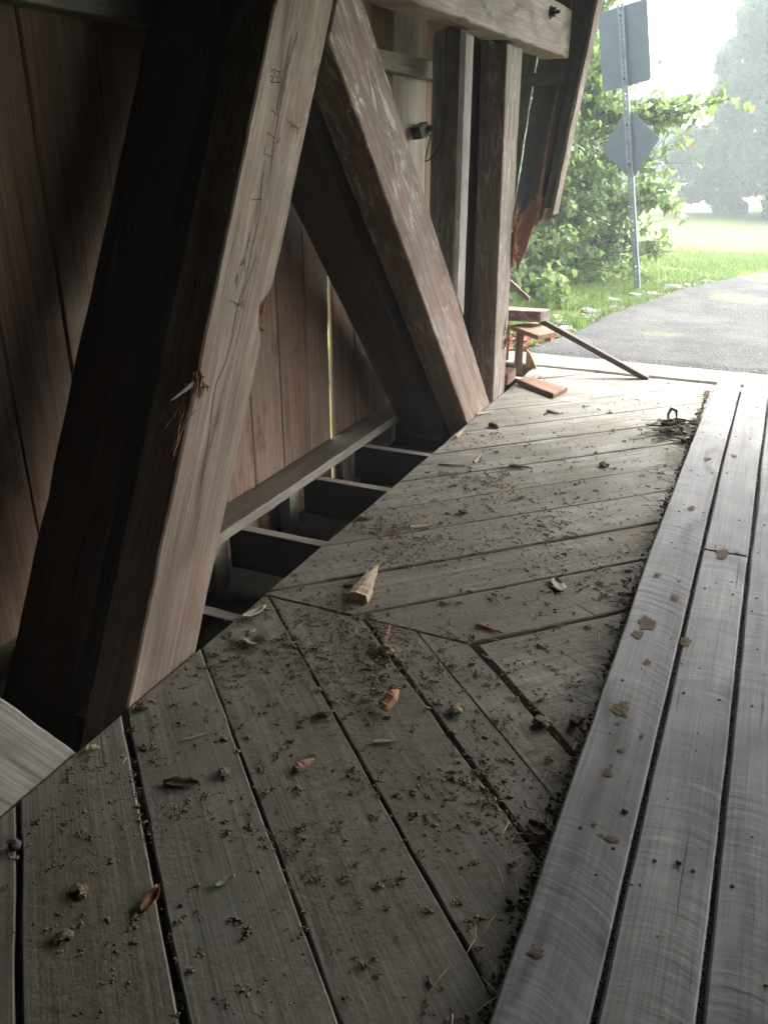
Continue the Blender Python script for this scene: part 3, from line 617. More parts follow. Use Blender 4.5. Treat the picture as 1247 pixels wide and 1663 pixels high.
# ------------------------------------------------------------------ leaves, shrub, trees, grass
def leaf_mesh(name, l, w_, fold, curl):
    """heart-shaped leaf, stalk at the origin, hanging along -z"""
    o = [(0, 0), (.30, -.10), (.46, .14), (.42, .42), (.22, .76), (0, 1.0)]
    v, f = [], []
    for (x, t) in [(0, -.0), (0, .2), (0, .45), (0, .72), (0, 1.0)]: v.append((0, curl*t*t*l, -t*l))
    rt_ = [(.30, -.06), (.47, .16), (.40, .46), (.22, .76)]
    for s in (1, -1):
        for x, t in rt_: v.append((s*x*w_, fold*x*w_+curl*max(0, t)*t*l, -t*l))
    for k, s in ((5, 1), (9, -1)):
        q = [(0, k, k+1, 1), (1, k+1, k+2, 2), (2, k+2, k+3, 3), (3, k+3, 4)]
        f += [p if s == 1 else p[::-1] for p in q]
    return mesh(name, v, f, True)
BM = Matrix
def leaf_matrix(p, rs, s):
    th = rs.uniform(0, 6.283); tilt = rs.gauss(.55, .45); roll = rs.uniform(-.5, .5)
    m = Matrix.Rotation(th, 4, 'Z')@Matrix.Rotation(tilt, 4, 'X')@Matrix.Rotation(roll, 4, 'Z')
    return Matrix.Translation(p)@m@Matrix.Scale(s, 4)
BLOBS= [(-2.483, 11.6, 2.859, 0.406), (-2.277, 11.4, 2.31, 0.319), (-2.368, 11.2, 1.767, 0.479), (-2.192, 11.0, 1.148, 0.428), (-1.89, 11.6, 0.841, 0.361), (-2.335, 10.8, 0.731, 0.42), (-2.569, 10.6, 0.451, 0.429), (-2.175, 11.0, 0.208, 0.428), (-2.722, 10.4, 0.099, 0.388), (-2.392, 10.7, -0.107, 0.316), (-2.032, 11.6, 0.345, 0.361), (-1.875, 11.6, 0.001, 0.253), (-2.679, 10.6, 0.875, 0.371), (-2.556, 11.0, 1.423, 0.385), (-2.554, 11.5, 2.257, 0.402), (-2.05, 11.4, 1.904, 0.266), (-1.938, 11.5, 1.422, 0.313), (-1.996, 11.2, -0.034, 0.296), (-1.508, 11.4, 1.91, 0.213), (-1.24, 11.2, 1.899, 0.174), (-0.957, 11.0, 1.925, 0.128), (-0.747, 10.9, 1.991, 0.085), (-1.347, 11.6, 1.423, 0.18), (-1.533, 11.9, 1.02, 0.259), (-1.258, 11.6, 0.929, 0.135), (-1.359, 11.4, 0.354, 0.16), (-1.163, 11.3, 0.313, 0.105), (-2.69, 11.8, 3.409, 0.551), (-2.427, 11.9, 3.533, 0.417), (-3.532, 11.3, 1.046, 0.615), (-3.728, 11.0, 0.053, 0.599), (-4.512, 11.6, 0.779, 0.722), (-3.512, 11.8, 2.373, 0.642), (-3.462, 12.0, 3.222, 0.653), (-1.746, 9.5, 1.621, 0.177), (-1.688, 9.6, 1.493, 0.119), (-1.77, 9.5, 2.399, 0.067), (-1.943, 8.6, 0.085, 0.201), (-2.355, 9.6, 0.011, 0.314), (-2.097, 9.9, -0.07, 0.277), (-2.463, 9.2, 0.06, 0.286), (-2.508, 9.8, 0.389, 0.32), (-1.94, 10.3, 0.047, 0.272), (-2.247, 10.2, 0.43, 0.317), (-2.146, 10.4, 0.831, 0.324), (-2.449, 10.2, 1.102, 0.357), (-2.369, 10.4, 1.686, 0.324), (-2.244, 10.8, 2.08, 0.336), (-2.402, 11.0, 2.542, 0.385), (-2.312, 10.6, 1.36, 0.33)]
def shrub():
    rs = random.Random(21)
    root = empty('broadleaf_shrub', (-3.1, 11.4, -.12), 'leafy green shrub flecked with yellow and red leaves around the road sign', 'shrub')
    v, f = [], []; base_p = Vector((-3.1, 11.4, -.2)); tips = []
    hub = base_p+Vector((.1, 0, .35)); tube_geo([base_p, base_p+Vector((.02, .02, .25)), hub], [.06, .05, .045], 8, v, f)
    for (x, y, z, r) in BLOBS:
        if y < 10.3 and x/y > -.2: continue
        c = Vector((x, y, z)); h = hub.lerp(Vector((-2.75, 11.3, 1.4)), max(0, min(1, (z-.5)/1.5)))
        mid = h.lerp(c, .5)+Vector((rs.uniform(-.1, .1), rs.uniform(-.1, .1), rs.uniform(.0, .15)))
        tube_geo([base_p.lerp(hub, .9), h, mid, c], [.028, .02, .012, .004], 5, v, f)
        for k in range(int(3+r*(150 if r > .2 else 70))):
            e = c+Vector((rs.gauss(0, 1), rs.gauss(0, 1), rs.gauss(0, .9)))*(r*.66 if r > .2 else r*.95+.03)
            if e.y < 10.4 and e.x/e.y > -.21: continue
            s = mid.lerp(c, rs.random())
            m2 = s.lerp(e, .5)+Vector((0, 0, .04)); tube_geo([s, m2, e], [.006, .004, .002], 3, v, f); tips.append((s, m2, e, r))
    link('stems', mesh('stems', v, f, True), M['bark'], root)
    lm = [leaf_mesh('leaf', 1., .9, .35, .12), leaf_mesh('leaf', 1., .8, .2, -.15), leaf_mesh('leaf', 1., 1., .5, .25)]
    mats = {}
    for i, me in enumerate(lm):
        for k in ('leaf', 'leaf_yellow', 'leaf_red'):
            c = me.copy(); c.materials.append(M[k]); mats[i, k] = c
    L = []
    for (s, m2, e, r) in tips:
        n = 9 if r > .2 else 4
        for j in range(n):
            t = rs.uniform(.15, 1.05); p = s.lerp(m2, t*2) if t < .5 else m2.lerp(e, (t-.5)*2)
            p = p+Vector((rs.uniform(-.04, .04), rs.uniform(-.04, .04), rs.uniform(-.03, .02)))
            kind = 'leaf' if rs.random() > .014 else rs.choice(['leaf_yellow', 'leaf_red'])
            if p.y < 10.3 and p.x/p.y > -.199 and rs.random() > .05: continue
            L.append((p, rs.uniform(.05, .10)*(1.25 if r < .2 else 1)*(.85 if r > .4 else 1), kind, rs.randrange(3)))
    # the sprays that stand clear of the crown and the leaves nearest the camera are leaves of their own
    eye = Vector((0, 0, 1.5))
    def key(q): return q[1]/(q[0]-eye).length
    vis = [q for q in L if q[0].x > -2.5-.24*(q[0].y-9.5)]; vis.sort(key=key, reverse=True); own = set(id(q) for q in vis[:300])
    bv, bf, bmi = [], [], []
    for q in L:
        p, s, kind, i = q; M4 = leaf_matrix(p, rs, s)
        if id(q) in own:
            o = link('leaf', mats[i, kind], None, root); o.matrix_basis = M4
        else:
            k = len(bv); me = lm[i]
            bv += [tuple(M4@vv.co) for vv in me.vertices]
            for pl in me.polygons: bf.append(tuple(k+x for x in pl.vertices)); bmi.append({'leaf': 0, 'leaf_yellow': 1, 'leaf_red': 2}[kind])
    me = mesh('foliage', bv, bf, True); o = link('foliage', me, [M['leaf'], M['leaf_yellow'], M['leaf_red']], root, kind='stuff'); me.polygons.foreach_set('material_index', bmi)
shrub()

def crown_mesh(seed, blobs, n, s0):
    rs = np.random.default_rng(seed); P = []
    for (cx, cyy, cz, r, wgt) in blobs:
        k = int(n*wgt); d = rs.normal(size=(k, 3)); d /= np.linalg.norm(d, axis=1)[:, None]
        rad = r*(.55+.5*rs.random(k)**.6)[:, None]
        q = d*rad*np.array([1, 1, .85]); 
        lump = np.array([noise.noise(Vector(x*1.1+seed)) for x in d*r]); q *= (1+.28*lump)[:, None]
        P.append(q+np.array([cx, cyy, cz]))
    P = np.concatenate(P); k = len(P)
    a = rs.normal(size=(k, 3)); a /= np.linalg.norm(a, axis=1)[:, None]; b = rs.normal(size=(k, 3)); b -= a*(a*b).sum(1)[:, None]; b /= np.linalg.norm(b, axis=1)[:, None]
    s = (s0*(.6+.8*rs.random(k)))[:, None]
    V = np.stack([P-a*s, P+b*s*.5, P+a*s, P-b*s*.5], 1).reshape(-1, 3)
    me = bpy.data.meshes.new('crown'); me.vertices.add(len(V)); me.vertices.foreach_set('co', V.astype(np.float32).ravel())
    me.loops.add(4*k); me.loops.foreach_set('vertex_index', np.arange(4*k, dtype=np.int32)); me.polygons.add(k)
    me.polygons.foreach_set('loop_start', np.arange(0, 4*k, 4, dtype=np.int32)); me.update(calc_edges=True); me.validate()
    me.materials.append(M['treeleaf']); return me
def trunk_mesh(seed, h, r, blobs):
    rs = random.Random(seed); v, f = [], []
    tube_geo([(0, 0, -.4), (.05, .03, h*.3), (rs.uniform(-.2, .2), rs.uniform(-.2, .2), h*.6), (0, 0, h*.9)], [r*1.3, r, r*.7, r*.2], 9, v, f)
    for (x, y, z, q, _) in blobs:
        s = Vector((0, 0, h*rs.uniform(.25, .55))); e = Vector((x, y, z)); tube_geo([s, s.lerp(e, .5)+Vector((0, 0, .3)), e], [r*.45, r*.3, r*.08], 6, v, f)
    me = mesh('trunk', v, f, True); me.materials.append(M['bark']); return me
def blobset(seed, h, w_, low):
    rs = random.Random(seed); out = []
    for i in range(30):
        t = rs.random(); z = low+(h-low)*t; wd = w_*min(1, 1.3*(1-t)**.42+.15); a = rs.uniform(0, 6.283); q = wd*rs.uniform(.2, .85)
        out.append((math.cos(a)*q, math.sin(a)*q, z, rs.uniform(.15, .25)*(h-low)*.8, 1/30))
    return out
TV = []
for sd0, h, w_, low in ((1, 7.6, 3.4, .7), (2, 9.5, 4.2, .9), (3, 6.0, 3.4, .4)):
    bl = blobset(sd0, h, w_, low); TV.append((crown_mesh(sd0, bl, 30000, .16), trunk_mesh(sd0+50, h, .24, bl)))
TREES = [  # variant, x, y, scale, rotation, label
    (1, 1.3, 35.0, .86, 0.4, 'tall misty blue-green tree farthest right, standing behind the broad round one'),
    (2, -.15, 30.5, 1.05, 1.0, 'broad rounded misty tree with its crown down to the lawn, left edge over open grass'),
    (2, -2.1, 33.0, .38, 2.0, 'low rounded misty bush at the far lawn edge, just left of the broad tree'),
    (2, 1.2, 28.5, .72, 3.0, 'low misty tree at the foot of the tall right-hand tree'),
    (1, 1.0, 70, 1.3, 4.0, 'very faint tall tree lost in the fog behind the others'),
    (0, -12.0, 52, 1.1, 1.8, 'faint fogged tree seen through the shrub leaves beside the sign'),
    (1, -17, 56, 1.1, 5.2, 'faint fogged tree far behind the shrub'),
    (2, -8., 47, .8, .3, 'low fogged tree on the far lawn behind the shrub'),
    (2, -5.2, 8.6, .42, .9, 'green bush glimpsed through the slit between two siding boards'),
    (1, 9, 40, 1.1, 2.4, 'misty tree beyond the right end of the lawn')]
for (vr, x, y, s, rz, lab) in TREES:
    z = hgt(x, y); t = empty('misty_tree', (x, y, z), lab, 'tree', 'misty trees along the far lawn')
    t.rotation_euler = (0, 0, rz); t.scale = (s, s, s)
    for nm, me in (('crown', TV[vr][0]), ('trunk', TV[vr][1])):
        o = link(nm, me); o.parent = t

def edge_x(y):
    for (x0, y0), (x1, y1) in zip(ROADL[:-1], ROADL[1:]):
        if y0 <= y <= y1: return x0+(x1-x0)*(y-y0)/(y1-y0)
    return ROADL[0][0] if y < ROADL[0][1] else ROADL[-1][0]
def grass():
    rs = random.Random(5); v, f = [], []; n = 0
    while n < 34000:
        y = 6.7+8.5*rs.random()**1.15; d = rs.random()**1.3*(2.0+(y-6.7)*.45)
        x = edge_x(y)-.03-d+rs.gauss(0, .03)
        if noise.noise(Vector((x*2.3, y*2.3, 1))) < -.22+(.18 if d < .25 else 0) and rs.random() < .85: continue
        z = hgt(x, y); h = rs.uniform(.03, .085)*(1+.5*noise.noise(Vector((x*1.2, y*1.2, 9)))); a = rs.uniform(0, 6.283); w_ = rs.uniform(.003, .007); l = rs.uniform(.1, .8)*h; b = rs.uniform(0, 6.283)
        k = len(v); cx, sx = math.cos(a)*w_, math.sin(a)*w_; lx, ly = math.cos(b)*l, math.sin(b)*l
        v += [(x-cx, y-sx, z), (x+cx, y+sx, z), (x+lx*.4+cx*.7, y+ly*.4+sx*.7, z+h*.65), (x+lx*.4-cx*.7, y+ly*.4-sx*.7, z+h*.65), (x+lx, y+ly, z+h)]
        f += [(k, k+1, k+2, k+3), (k+3, k+2, k+4)]; n += 1
    link('grass', mesh('grass', v, f), M['grassblade'], kind='stuff', label='short grass and weeds along the edge of the asphalt', cat='grass')
grass()
def rock_mesh(seed, name='rock', sub=2, rough=.35, flat=.7):
    bm = bmesh.new(); bmesh.ops.create_icosphere(bm, subdivisions=sub, radius=1.)
    for q in bm.verts:
        d = q.co.normalized(); k = 1+rough*noise.noise(d*1.3+Vector((seed*7.1, 0, 0)))+rough*.5*noise.noise(d*3+Vector((0, seed*3.3, 0)))
        q.co = d*k; q.co.z *= flat
    me = bpy.data.meshes.new(name); bm.to_mesh(me); bm.free(); return me
RK = [rock_mesh(i) for i in range(4)]
for me in RK: me.materials.append(M['stone'])
STONES = [(-1.78, 7.22, .085), (-1.62, 7.62, .07), (-1.72, 7.9, .09), (-1.52, 8.35, .06), (-1.62, 8.62, .075), (-1.42, 8.95, .06), (-1.50, 9.3, .085), (-1.28, 9.6, .07), (-1.18, 9.95, .10), (-1.02, 10.45, .11), (-.90, 10.8, .09), (-.70, 11.2, .07), (-1.9, 7.5, .06), (-1.35, 9.85, .06), (-1.98, 7.02, .07), (-1.84, 8.15, .06)]
ORD = 'first second third fourth fifth sixth seventh eighth ninth tenth eleventh twelfth thirteenth fourteenth fifteenth sixteenth'.split()
STONES.sort(key=lambda q: q[1])
for i, (x, y, s) in enumerate(STONES):
    o = link('edge_stone', RK[i % 4], None, None, 'pale stone at the grassy asphalt edge, %s counting away from the bridge' % ORD[i], 'stone', 'stones along the asphalt edge')
    o.location = (x, y, -.03+s*.15); o.rotation_euler = (0, 0, i*1.7); q_ = (.7, .95, .6, 1.05)[(i*7) % 4]; o.scale = (s*1.3*q_, s*q_, s*.6*q_)
def scatter_rocks(name, pts, mat, label=None, cat=None, sub=1, seed=0, rough=.45, flat=.75):
    """many small lumps as one mesh; pts = (x, y, z, size)"""
    rs = np.random.default_rng(seed); tm = [rock_mesh(seed+i, sub=sub, rough=rough, flat=flat) for i in range(6)]
    vs_ = [np.array([q.co[:] for q in m.vertices]) for m in tm]; fs = [np.array([p.vertices[:] for p in m.polygons]) for m in tm]
    for m in tm: bpy.data.meshes.remove(m)
    V, Fc, k = [], [], 0
    for (x, y, z, s) in pts:
        i = rs.integers(6); a = rs.uniform(0, 6.283); c_, s_ = math.cos(a), math.sin(a); e = np.array([rs.uniform(.8, 1.35), rs.uniform(.65, 1.05), rs.uniform(.5, 1.)])*s
        q = vs_[i]*e; q = np.stack([q[:, 0]*c_-q[:, 1]*s_, q[:, 0]*s_+q[:, 1]*c_, q[:, 2]], 1)+np.array([x, y, z+s*.25])
        V.append(q); Fc.append(fs[i]+k); k += len(q)
    V = np.concatenate(V); Fc = np.concatenate(Fc); n = len(Fc)
    me = bpy.data.meshes.new(name); me.vertices.add(len(V)); me.vertices.foreach_set('co', V.astype(np.float32).ravel())
    me.loops.add(3*n); me.loops.foreach_set('vertex_index', Fc.astype(np.int32).ravel()); me.polygons.add(n); me.polygons.foreach_set('loop_start', np.arange(0, 3*n, 3, dtype=np.int32))
    me.update(calc_edges=True)
    return link(name, me, mat, kind='stuff', label=label, cat=cat)
rs = random.Random(31)
pts = []
for i in range(900):
    y = 6.6+5*rs.random(); pts.append((edge_x(y)-abs(rs.gauss(0, .22))+.04, y, -.025, rs.uniform(.006, .025)))
scatter_rocks('gravel', pts, M['stone'], 'loose pale gravel between the grass and the asphalt', 'gravel', seed=40)
# brick-red leaf litter beside the threshold
v, f = [], []; lm = leaf_mesh('litter_leaf', 1, .8, .4, .3)
for i in range(60):
    p = Vector((-1.83+rs.gauss(0, .11), 6.86+rs.gauss(0, .16), -.02+abs(rs.gauss(0, .03)))); M4 = Matrix.Translation(p)@Matrix.Rotation(rs.uniform(0, 6.3), 4, 'Z')@Matrix.Rotation(rs.uniform(.9, 2.1), 4, 'X')@Matrix.Scale(rs.uniform(.05, .09), 4)
    k = len(v); v += [tuple(M4@q.co) for q in lm.vertices]; f += [tuple(k+x for x in p_.vertices) for p_ in lm.polygons]
link('leaf_litter', mesh('leaf_litter', v, f), M['brickred'], kind='stuff', label='brick-red dead leaves heaped beside the concrete threshold', cat='leaf litter')

# ------------------------------------------------------------------ dirt and debris on the deck
rs = random.Random(11); pts = []
def dens(x, y):
    d = .62*math.exp(-((y-1.85)/.75)**2)+.30*math.exp(-((y-3.2)/1.0)**2)+.05
    if y < 1.2: d *= .75
    d *= 1.25-.55*(x+1.5)/1.25
    k = noise.noise(Vector((x*2.2, y*2.2, 4)))+.6*noise.noise(Vector((x*7, y*7, 9)))
    return max(0, d*(.18+2.6*max(0, k+.22)**1.6))
n = 0
while n < 13000:
    x, y = rs.uniform(-1.49, -.26), rs.uniform(.3, 6.0)
    if rs.random() < dens(x, y)*1.3:
        s = .001+.0052*rs.random()**4.2
        if rs.random() < .012: s = rs.uniform(.006, .011)
        n += 1
        if s > .0032:
            for j in range(rs.randrange(4, 8)): pts.append((x+rs.gauss(0, .6)*s, y+rs.gauss(0, .6)*s, rs.uniform(-.1, .5)*s, s*rs.uniform(.25, .65)))
        else: pts.append((x, y, 0, s))
        if rs.random() < .10 and s > .004:
            for j in range(rs.randrange(3, 9)): pts.append((x+rs.gauss(0, .018), y+rs.gauss(0, .018), 0, rs.uniform(.002, .005)))
big = random.Random(93); n = 0
while n < 700:                                            # irregular clumps, each a handful of lumps
    x, y = big.uniform(-1.48, -.28), big.uniform(.35, 5.2)
    if big.random() > dens(x, y)*.8+.05+(.10 if y < 2.6 else 0): continue
    n += 1; s = big.uniform(.004, .0095); el = big.uniform(0, 3.14)
    for j in range(big.randrange(5, 12)):
        u, q = big.gauss(0, 1.1)*s, big.gauss(0, .6)*s
        pts.append((x+u*math.cos(el)-q*math.sin(el), y+u*math.sin(el)+q*math.cos(el), big.uniform(-.2, .45)*s, s*big.uniform(.25, .7)))
scatter_rocks('dirt_crumbs', pts, M['dirt'], 'crumbs of dried mud scattered over the deck planks', 'dirt', seed=60, rough=.6)
pts = []
for i in range(3200):                                     # packed dirt against the running plank
    y = rs.uniform(.4, 5.85); k = .25+.75*max(0, noise.noise(Vector((y*2.6, 3, 0)))+.45)
    pts.append((-.247-abs(rs.gauss(0, .017*k+.004)), y, rs.uniform(-.003, .008*k), (.0015+.008*rs.random()**2.2)*(.5+.6*k)))
for i in range(4000):                                     # and in the joints between running planks
    j = rs.choice((1, 1, 2)); y = rs.uniform(.8, 5.8); pts.append((rx[j]+rs.uniform(-.004, .004)+.5*(.028*max(0, (y-4.2)/1.7)**1.4), y, .030+rs.uniform(-.006, .008), rs.uniform(.0012, .0035)))
scatter_rocks('packed_dirt', pts, M['gunk'], 'dark damp dirt packed along the edge of the raised running planks', 'dirt', seed=80, rough=.6)
def blob_patch(cx, cy_, rx_, ry_, seed, z0, v, f):
    k = len(v); n = 26; v.append((cx, cy_, z0+.0012))
    for j in range(n):
        a = 2*math.pi*j/n; q = 1+.55*noise.noise(Vector((math.cos(a)*1.7, math.sin(a)*1.7, seed)))+.25*noise.noise(Vector((math.cos(a)*5, math.sin(a)*5, seed)))
        v.append((cx+math.cos(a)*rx_*q, cy_+math.sin(a)*ry_*q, z0+.0006)); 
    for j in range(n): f.append((k, k+1+j, k+1+(j+1) % n))
v, f = [], []; MUD = [(-.18, 2.03, .03, .035), (-.055, 2.47, .022, .03), (.006, 3.19, .03, .05), (-.185, 2.53, .03, .05), (-.20, 2.45, .022, .03), (-.15, 2.30, .012, .02), (-.17, 1.75, .016, .014), (-.12, 1.53, .022, .010), (-.165, 1.56, .008, .008), (-.15, 1.85, .012, .01), (-.20, 1.17, .018, .014), (-.12, 2.75, .016, .03), (-.02, 4.4, .02, .03), (-.15, 3.6, .02, .03), (-.14, 4.3, .018, .03), (-.2, 2.9, .015, .02), (-.11, 1.93, .008, .012)]
for i, (x, y, a, b) in enumerate(MUD):
    blob_patch(x, y, a*.8, b*.9, i*3.1, .0485, v, f)
    for q in range(2): blob_patch(x+rs.gauss(0, a), y+rs.gauss(0, b), a*rs.uniform(.08, .25), b*rs.uniform(.08, .25), i+q*.7, .0485, v, f)
link('mud_smears', mesh('mud_smears', v, f), M['mud'], kind='stuff', label='ochre smears of dried mud on the raised running planks', cat='mud')
pts = [(rs.uniform(-.22, .43), .7+5*rs.random(), .047, rs.uniform(.0015, .004)) for i in range(150)]
scatter_rocks('grit', pts, M['gunk'], 'grit scattered over the running planks', 'grit', seed=90)
v, f = [], []                                             # nail heads over the joists
for y in (.86, 1.52, 2.18, 2.86, 3.545, 4.11, 4.75, 5.4):
    for i in range(3):
        for q in ((.045,), (.13,), (.045, .13))[rs.randrange(3)]:
            x = rx[i]+q+rs.gauss(0, .008); yy = y+rs.gauss(0, .012); tube_geo([(x, yy, .044), (x, yy, .0495)], [.0045, .0042], 8, v, f)
    for q in range(6):
        x = -1.42+q*.22+rs.gauss(0, .02); yy = y+rs.gauss(0, .012); tube_geo([(x, yy, -.004), (x, yy, .0022)], [.004, .0036], 8, v, f)
link('nail_heads', mesh('nail_heads', v, f), M['iron'], floor_, kind='stuff')
v, f = [], []
for i in range(420):
    if rs.random() < .6: y = rs.uniform(.8, 5.8); x = -.262-abs(rs.gauss(0, .05)); L_ = rs.uniform(.02, .09)
    else: x, y = rs.uniform(-1.45, -.3), rs.uniform(.8, 5.2); L_ = rs.uniform(.008, .05)
    a = rs.uniform(0, 6.283); zt = rs.uniform(.002, .02); d = Vector((math.cos(a), math.sin(a), rs.uniform(-.1, .3)))*L_; p = Vector((x, y, zt)); r_ = rs.uniform(.0006, .0016)
    e = p+d; e.z = max(.003, e.z); tube_geo([p, p.lerp(e, .5)+Vector((0, 0, .004)), e], [r_, r_, r_*.6], 3, v, f)
link('straw_bits', mesh('straw_bits', v, f), M['straw'], kind='stuff', label='bits of straw and thin twigs caught along the running plank', cat='straw')

def chip(name, p, L_, w_, t, rz, mat, label, cat='wood chip', tip=True, tilt=0., seed=0):
    """split wood fragment: blunt sawn end, torn pointed end"""
    r_ = random.Random(seed); v, f = [], []
    prof = [(0, 1), (.2, .98), (.4, .8), (.6, .55), (.8, .25), (1, .02)] if tip else [(0, .75), (.1, 1), (.4, .9), (.6, .95), (.8, .6), (1, .15)]
    def pk(s):
        for (s0, k0), (s1, k1) in zip(prof[:-1], prof[1:]):
            if s0 <= s <= s1: return k0+(k1-k0)*(s-s0)/(s1-s0)
        return prof[-1][1]
    n = 15; edge = [1., 1.]
    for i in range(n):
        s = i/(n-1); k = pk(s); hh = t*(max(k, .04)**.6)*r_.uniform(.93, 1.06)
        if i % 5 == 0 and tip: edge = [r_.uniform(.85, 1.08), r_.uniform(.85, 1.08)]
        wl, wr = w_*k*edge[0]/2, w_*k*edge[1]/2; off = .1*w_*math.sin(s*2.4+seed)
        v += [(s*L_, -wl+off, 0), (s*L_, wr+off, 0), (s*L_+r_.uniform(-.01, .01)*L_, wr*.8+off, hh*r_.uniform(.86, 1.)), (s*L_, .12*wr*math.sin(s*9+seed)+off, hh*r_.uniform(.98, 1.15)), (s*L_, -wl*.85+off, hh*r_.uniform(.7, .85))]
    for i in range(n-1):
        for j in range(5): f.append((i*5+j, i*5+(j+1) % 5, i*5+5+(j+1) % 5, i*5+5+j))
    f.append((4, 3, 2, 1, 0)); k = (n-1)*5; f.append(tuple(k+j for j in range(5)))
    if L_ > .055:
        for q in range(5):
            s = r_.uniform(.35, .7); y = r_.uniform(-.3, .3)*w_*pk(s); tube_geo([(s*L_, y, t*.5), (s*L_+.12*L_, y*1.3, t*.55), (s*L_+r_.uniform(.2, .32)*L_, y*1.5, t*r_.uniform(.3, .7))], [w_*.06, w_*.05, w_*.005], 4, v, f)
    o = link(name, mesh(name, v, f), M[mat], None, label, cat)
    o.location = p; o.rotation_euler = (0, -tilt, rz); return o
chip('wood_wedge', (-1.155, 2.335, .002), .30, .078, .036, R(102), 'palewood', 'pale split wooden wedge with a long torn point lying across a plank joint', 'wood wedge', seed=2)
chip('wood_chip', (-.815, 1.80, .004), .075, .034, .03, R(72), 'orange', 'stubby pale orange chip standing on the middle of the near planks', tip=False, tilt=.5, seed=3)
chip('wood_chip', (-.925, 1.475, .002), .065, .028, .012, R(65), 'loose', 'flat brown chip between two near plank joints', tip=False, seed=4)
chip('wood_chip', (-.955, 2.10, .012), .10, .022, .014, R(97), 'fresh', 'red split chip stuck on a lump of mud near the plank seam', tip=False, tilt=.2, seed=5)
chip('wood_chip', (-1.475, 1.515, .003), .036, .026, .016, R(20), 'fresh', 'small red chip at the foot of the near slanting brace', tip=False, seed=6)
chip('wood_chip', (-1.06, 3.90, .003), .12, .03, .014, R(10), 'fresh', 'ragged orange-red splinter lying on the middle far planks', seed=7)
chip('wood_chip', (-1.24, 3.88, .002), .09, .016, .012, R(80), 'palewood', 'thin pale sliver standing across the far planks', tilt=.25, seed=8)
chip('wood_chip', (-1.40, 3.79, .002), .16, .022, .008, R(12), 'loose', 'long brown sliver lying beside the thin pale one', seed=9)
chip('wood_chip', (-1.495, 4.68, .004), .15, .018, .008, R(60), 'palewood', 'white sliver at the deck edge below the grey brace foot', seed=10)
chip('wood_chip', (-1.465, 4.22, .004), .12, .02, .014, R(80), 'palewood', 'white sliver sticking out over the deck edge', tilt=.2, seed=11)
chip('wood_chip', (-1.36, 4.52, .002), .075, .026, .022, R(-30), 'timber', 'dark chip on the far planks near the brace foot', tip=False, seed=12)
chip('wood_chip', (-1.48, 2.99, .002), .07, .025, .016, R(20), 'fresh', 'red torn chip on the deck edge above the open joists', seed=13)
chip('wood_chip', (-1.23, 3.0, .002), .12, .014, .010, R(40), 'palewood', 'thin pale splinter on the middle planks by the deck edge', seed=14)
chip('wood_chip', (-.72, 2.365, .002), .11, .018, .008, R(-8), 'brownleaf', 'pinkish strip lying beside the last far plank joint', seed=15)
chip('wood_chip', (-.89, 2.46, .002), .045, .012, .006, R(-10), 'fresh', 'small red splinter on the joint right of the pale wedge', seed=16)
chip('wood_chip', (-1.265, 1.45, .003), .085, .008, .005, R(50), 'straw', 'straight yellow stick on the second near plank', seed=17, tip=False)
chip('wood_chip', (-1.48, 1.31, .004), .04, .022, .012, R(30), 'palewood', 'small pale chip beside the cut end of the lowest brace', tip=False, seed=18)
chip('wood_chip', (-.30, 1.96, .003), .06, .03, .016, R(70), 'fresh', 'red chip in the dirt heap against the running plank', tip=False, seed=19)
chip('wood_chip', (-.78, 1.66, .002), .07, .012, .008, R(30), 'palewood', 'thin pale sliver near the brown stain on the near planks', seed=20)
chip('wood_chip', (-1.40, 2.0, .003), .035, .014, .006, R(75), 'orange', 'tiny orange chip beside the curled pale leaf', seed=22)
chip('wood_chip', (-1.12, 4.95, .003), .10, .03, .012, R(-28), 'loose', 'brown chip on the far planks in front of the flat board', seed=23)

def leaf(name, p, l, w_, curl, rz, mat, label, lift=.3):
    me = bpy.data.meshes.new(name); v, f = [], []; n, m = 9, 5; r_ = random.Random(int(l*1e4)+int(rz*100))
    for i in range(n):
        s = i/(n-1); wd = w_*math.sin(math.pi*min(.97, s*.94+.06))**.7
        for j in range(m):
            t = j/(m-1)*2-1
            v.append((s*l, t*wd/2*(1+.15*r_.uniform(-1, 1)), max(0, curl*l*(t*t*.14+.3*(s-.5)**2+.02)+r_.uniform(-.03, .03)*l)))
    for i in range(n-1):
        for j in range(m-1): f.append((i*m+j, (i+1)*m+j, (i+1)*m+j+1, i*m+j+1))
    me.from_pydata(v, [], f); me.polygons.foreach_set('use_smooth', [True]*len(f)); o = link(name, me, M[mat], None, label, 'leaf')
    o.location = p; o.rotation_euler = (0, 0, rz)
    sm = o.modifiers.new('solid', 'SOLIDIFY'); sm.thickness = .0012
    return o
leaf('dry_leaf', (-.555, 2.80, .002), .105, .05, .35, R(-62), 'greyleaf', 'pale grey-green dry leaf lying on the plank in front of the running plank')
leaf('dry_leaf', (-1.39, 1.96, .002), .085, .06, 1.1, R(-5), 'greyleaf', 'crumpled pale leaf near the deck edge by the near brace')
leaf('dry_leaf', (-1.46, 2.06, .004), .10, .03, .8, R(75), 'greyleaf', 'curled pale leaf standing at the deck edge over the open joist')
leaf('dry_leaf', (-.995, .955, .002), .07, .028, .8, R(100), 'brownleaf', 'brown curled leaf leaning on the widest near plank joint')
leaf('dry_leaf', (-1.205, 1.295, .002), .09, .035, .5, R(22), 'redleaf', 'dark red-brown leaf with a long stalk on the near plank')
leaf('dry_leaf', (-.315, 1.54, .004), .06, .04, .9, R(-20), 'redleaf', 'dark red folded leaf in the dirt beside the running plank')
leaf('dry_leaf', (-.315, 2.76, .006), .07, .035, .8, R(15), 'redleaf', 'pinkish dead leaf in the dirt against the running plank')
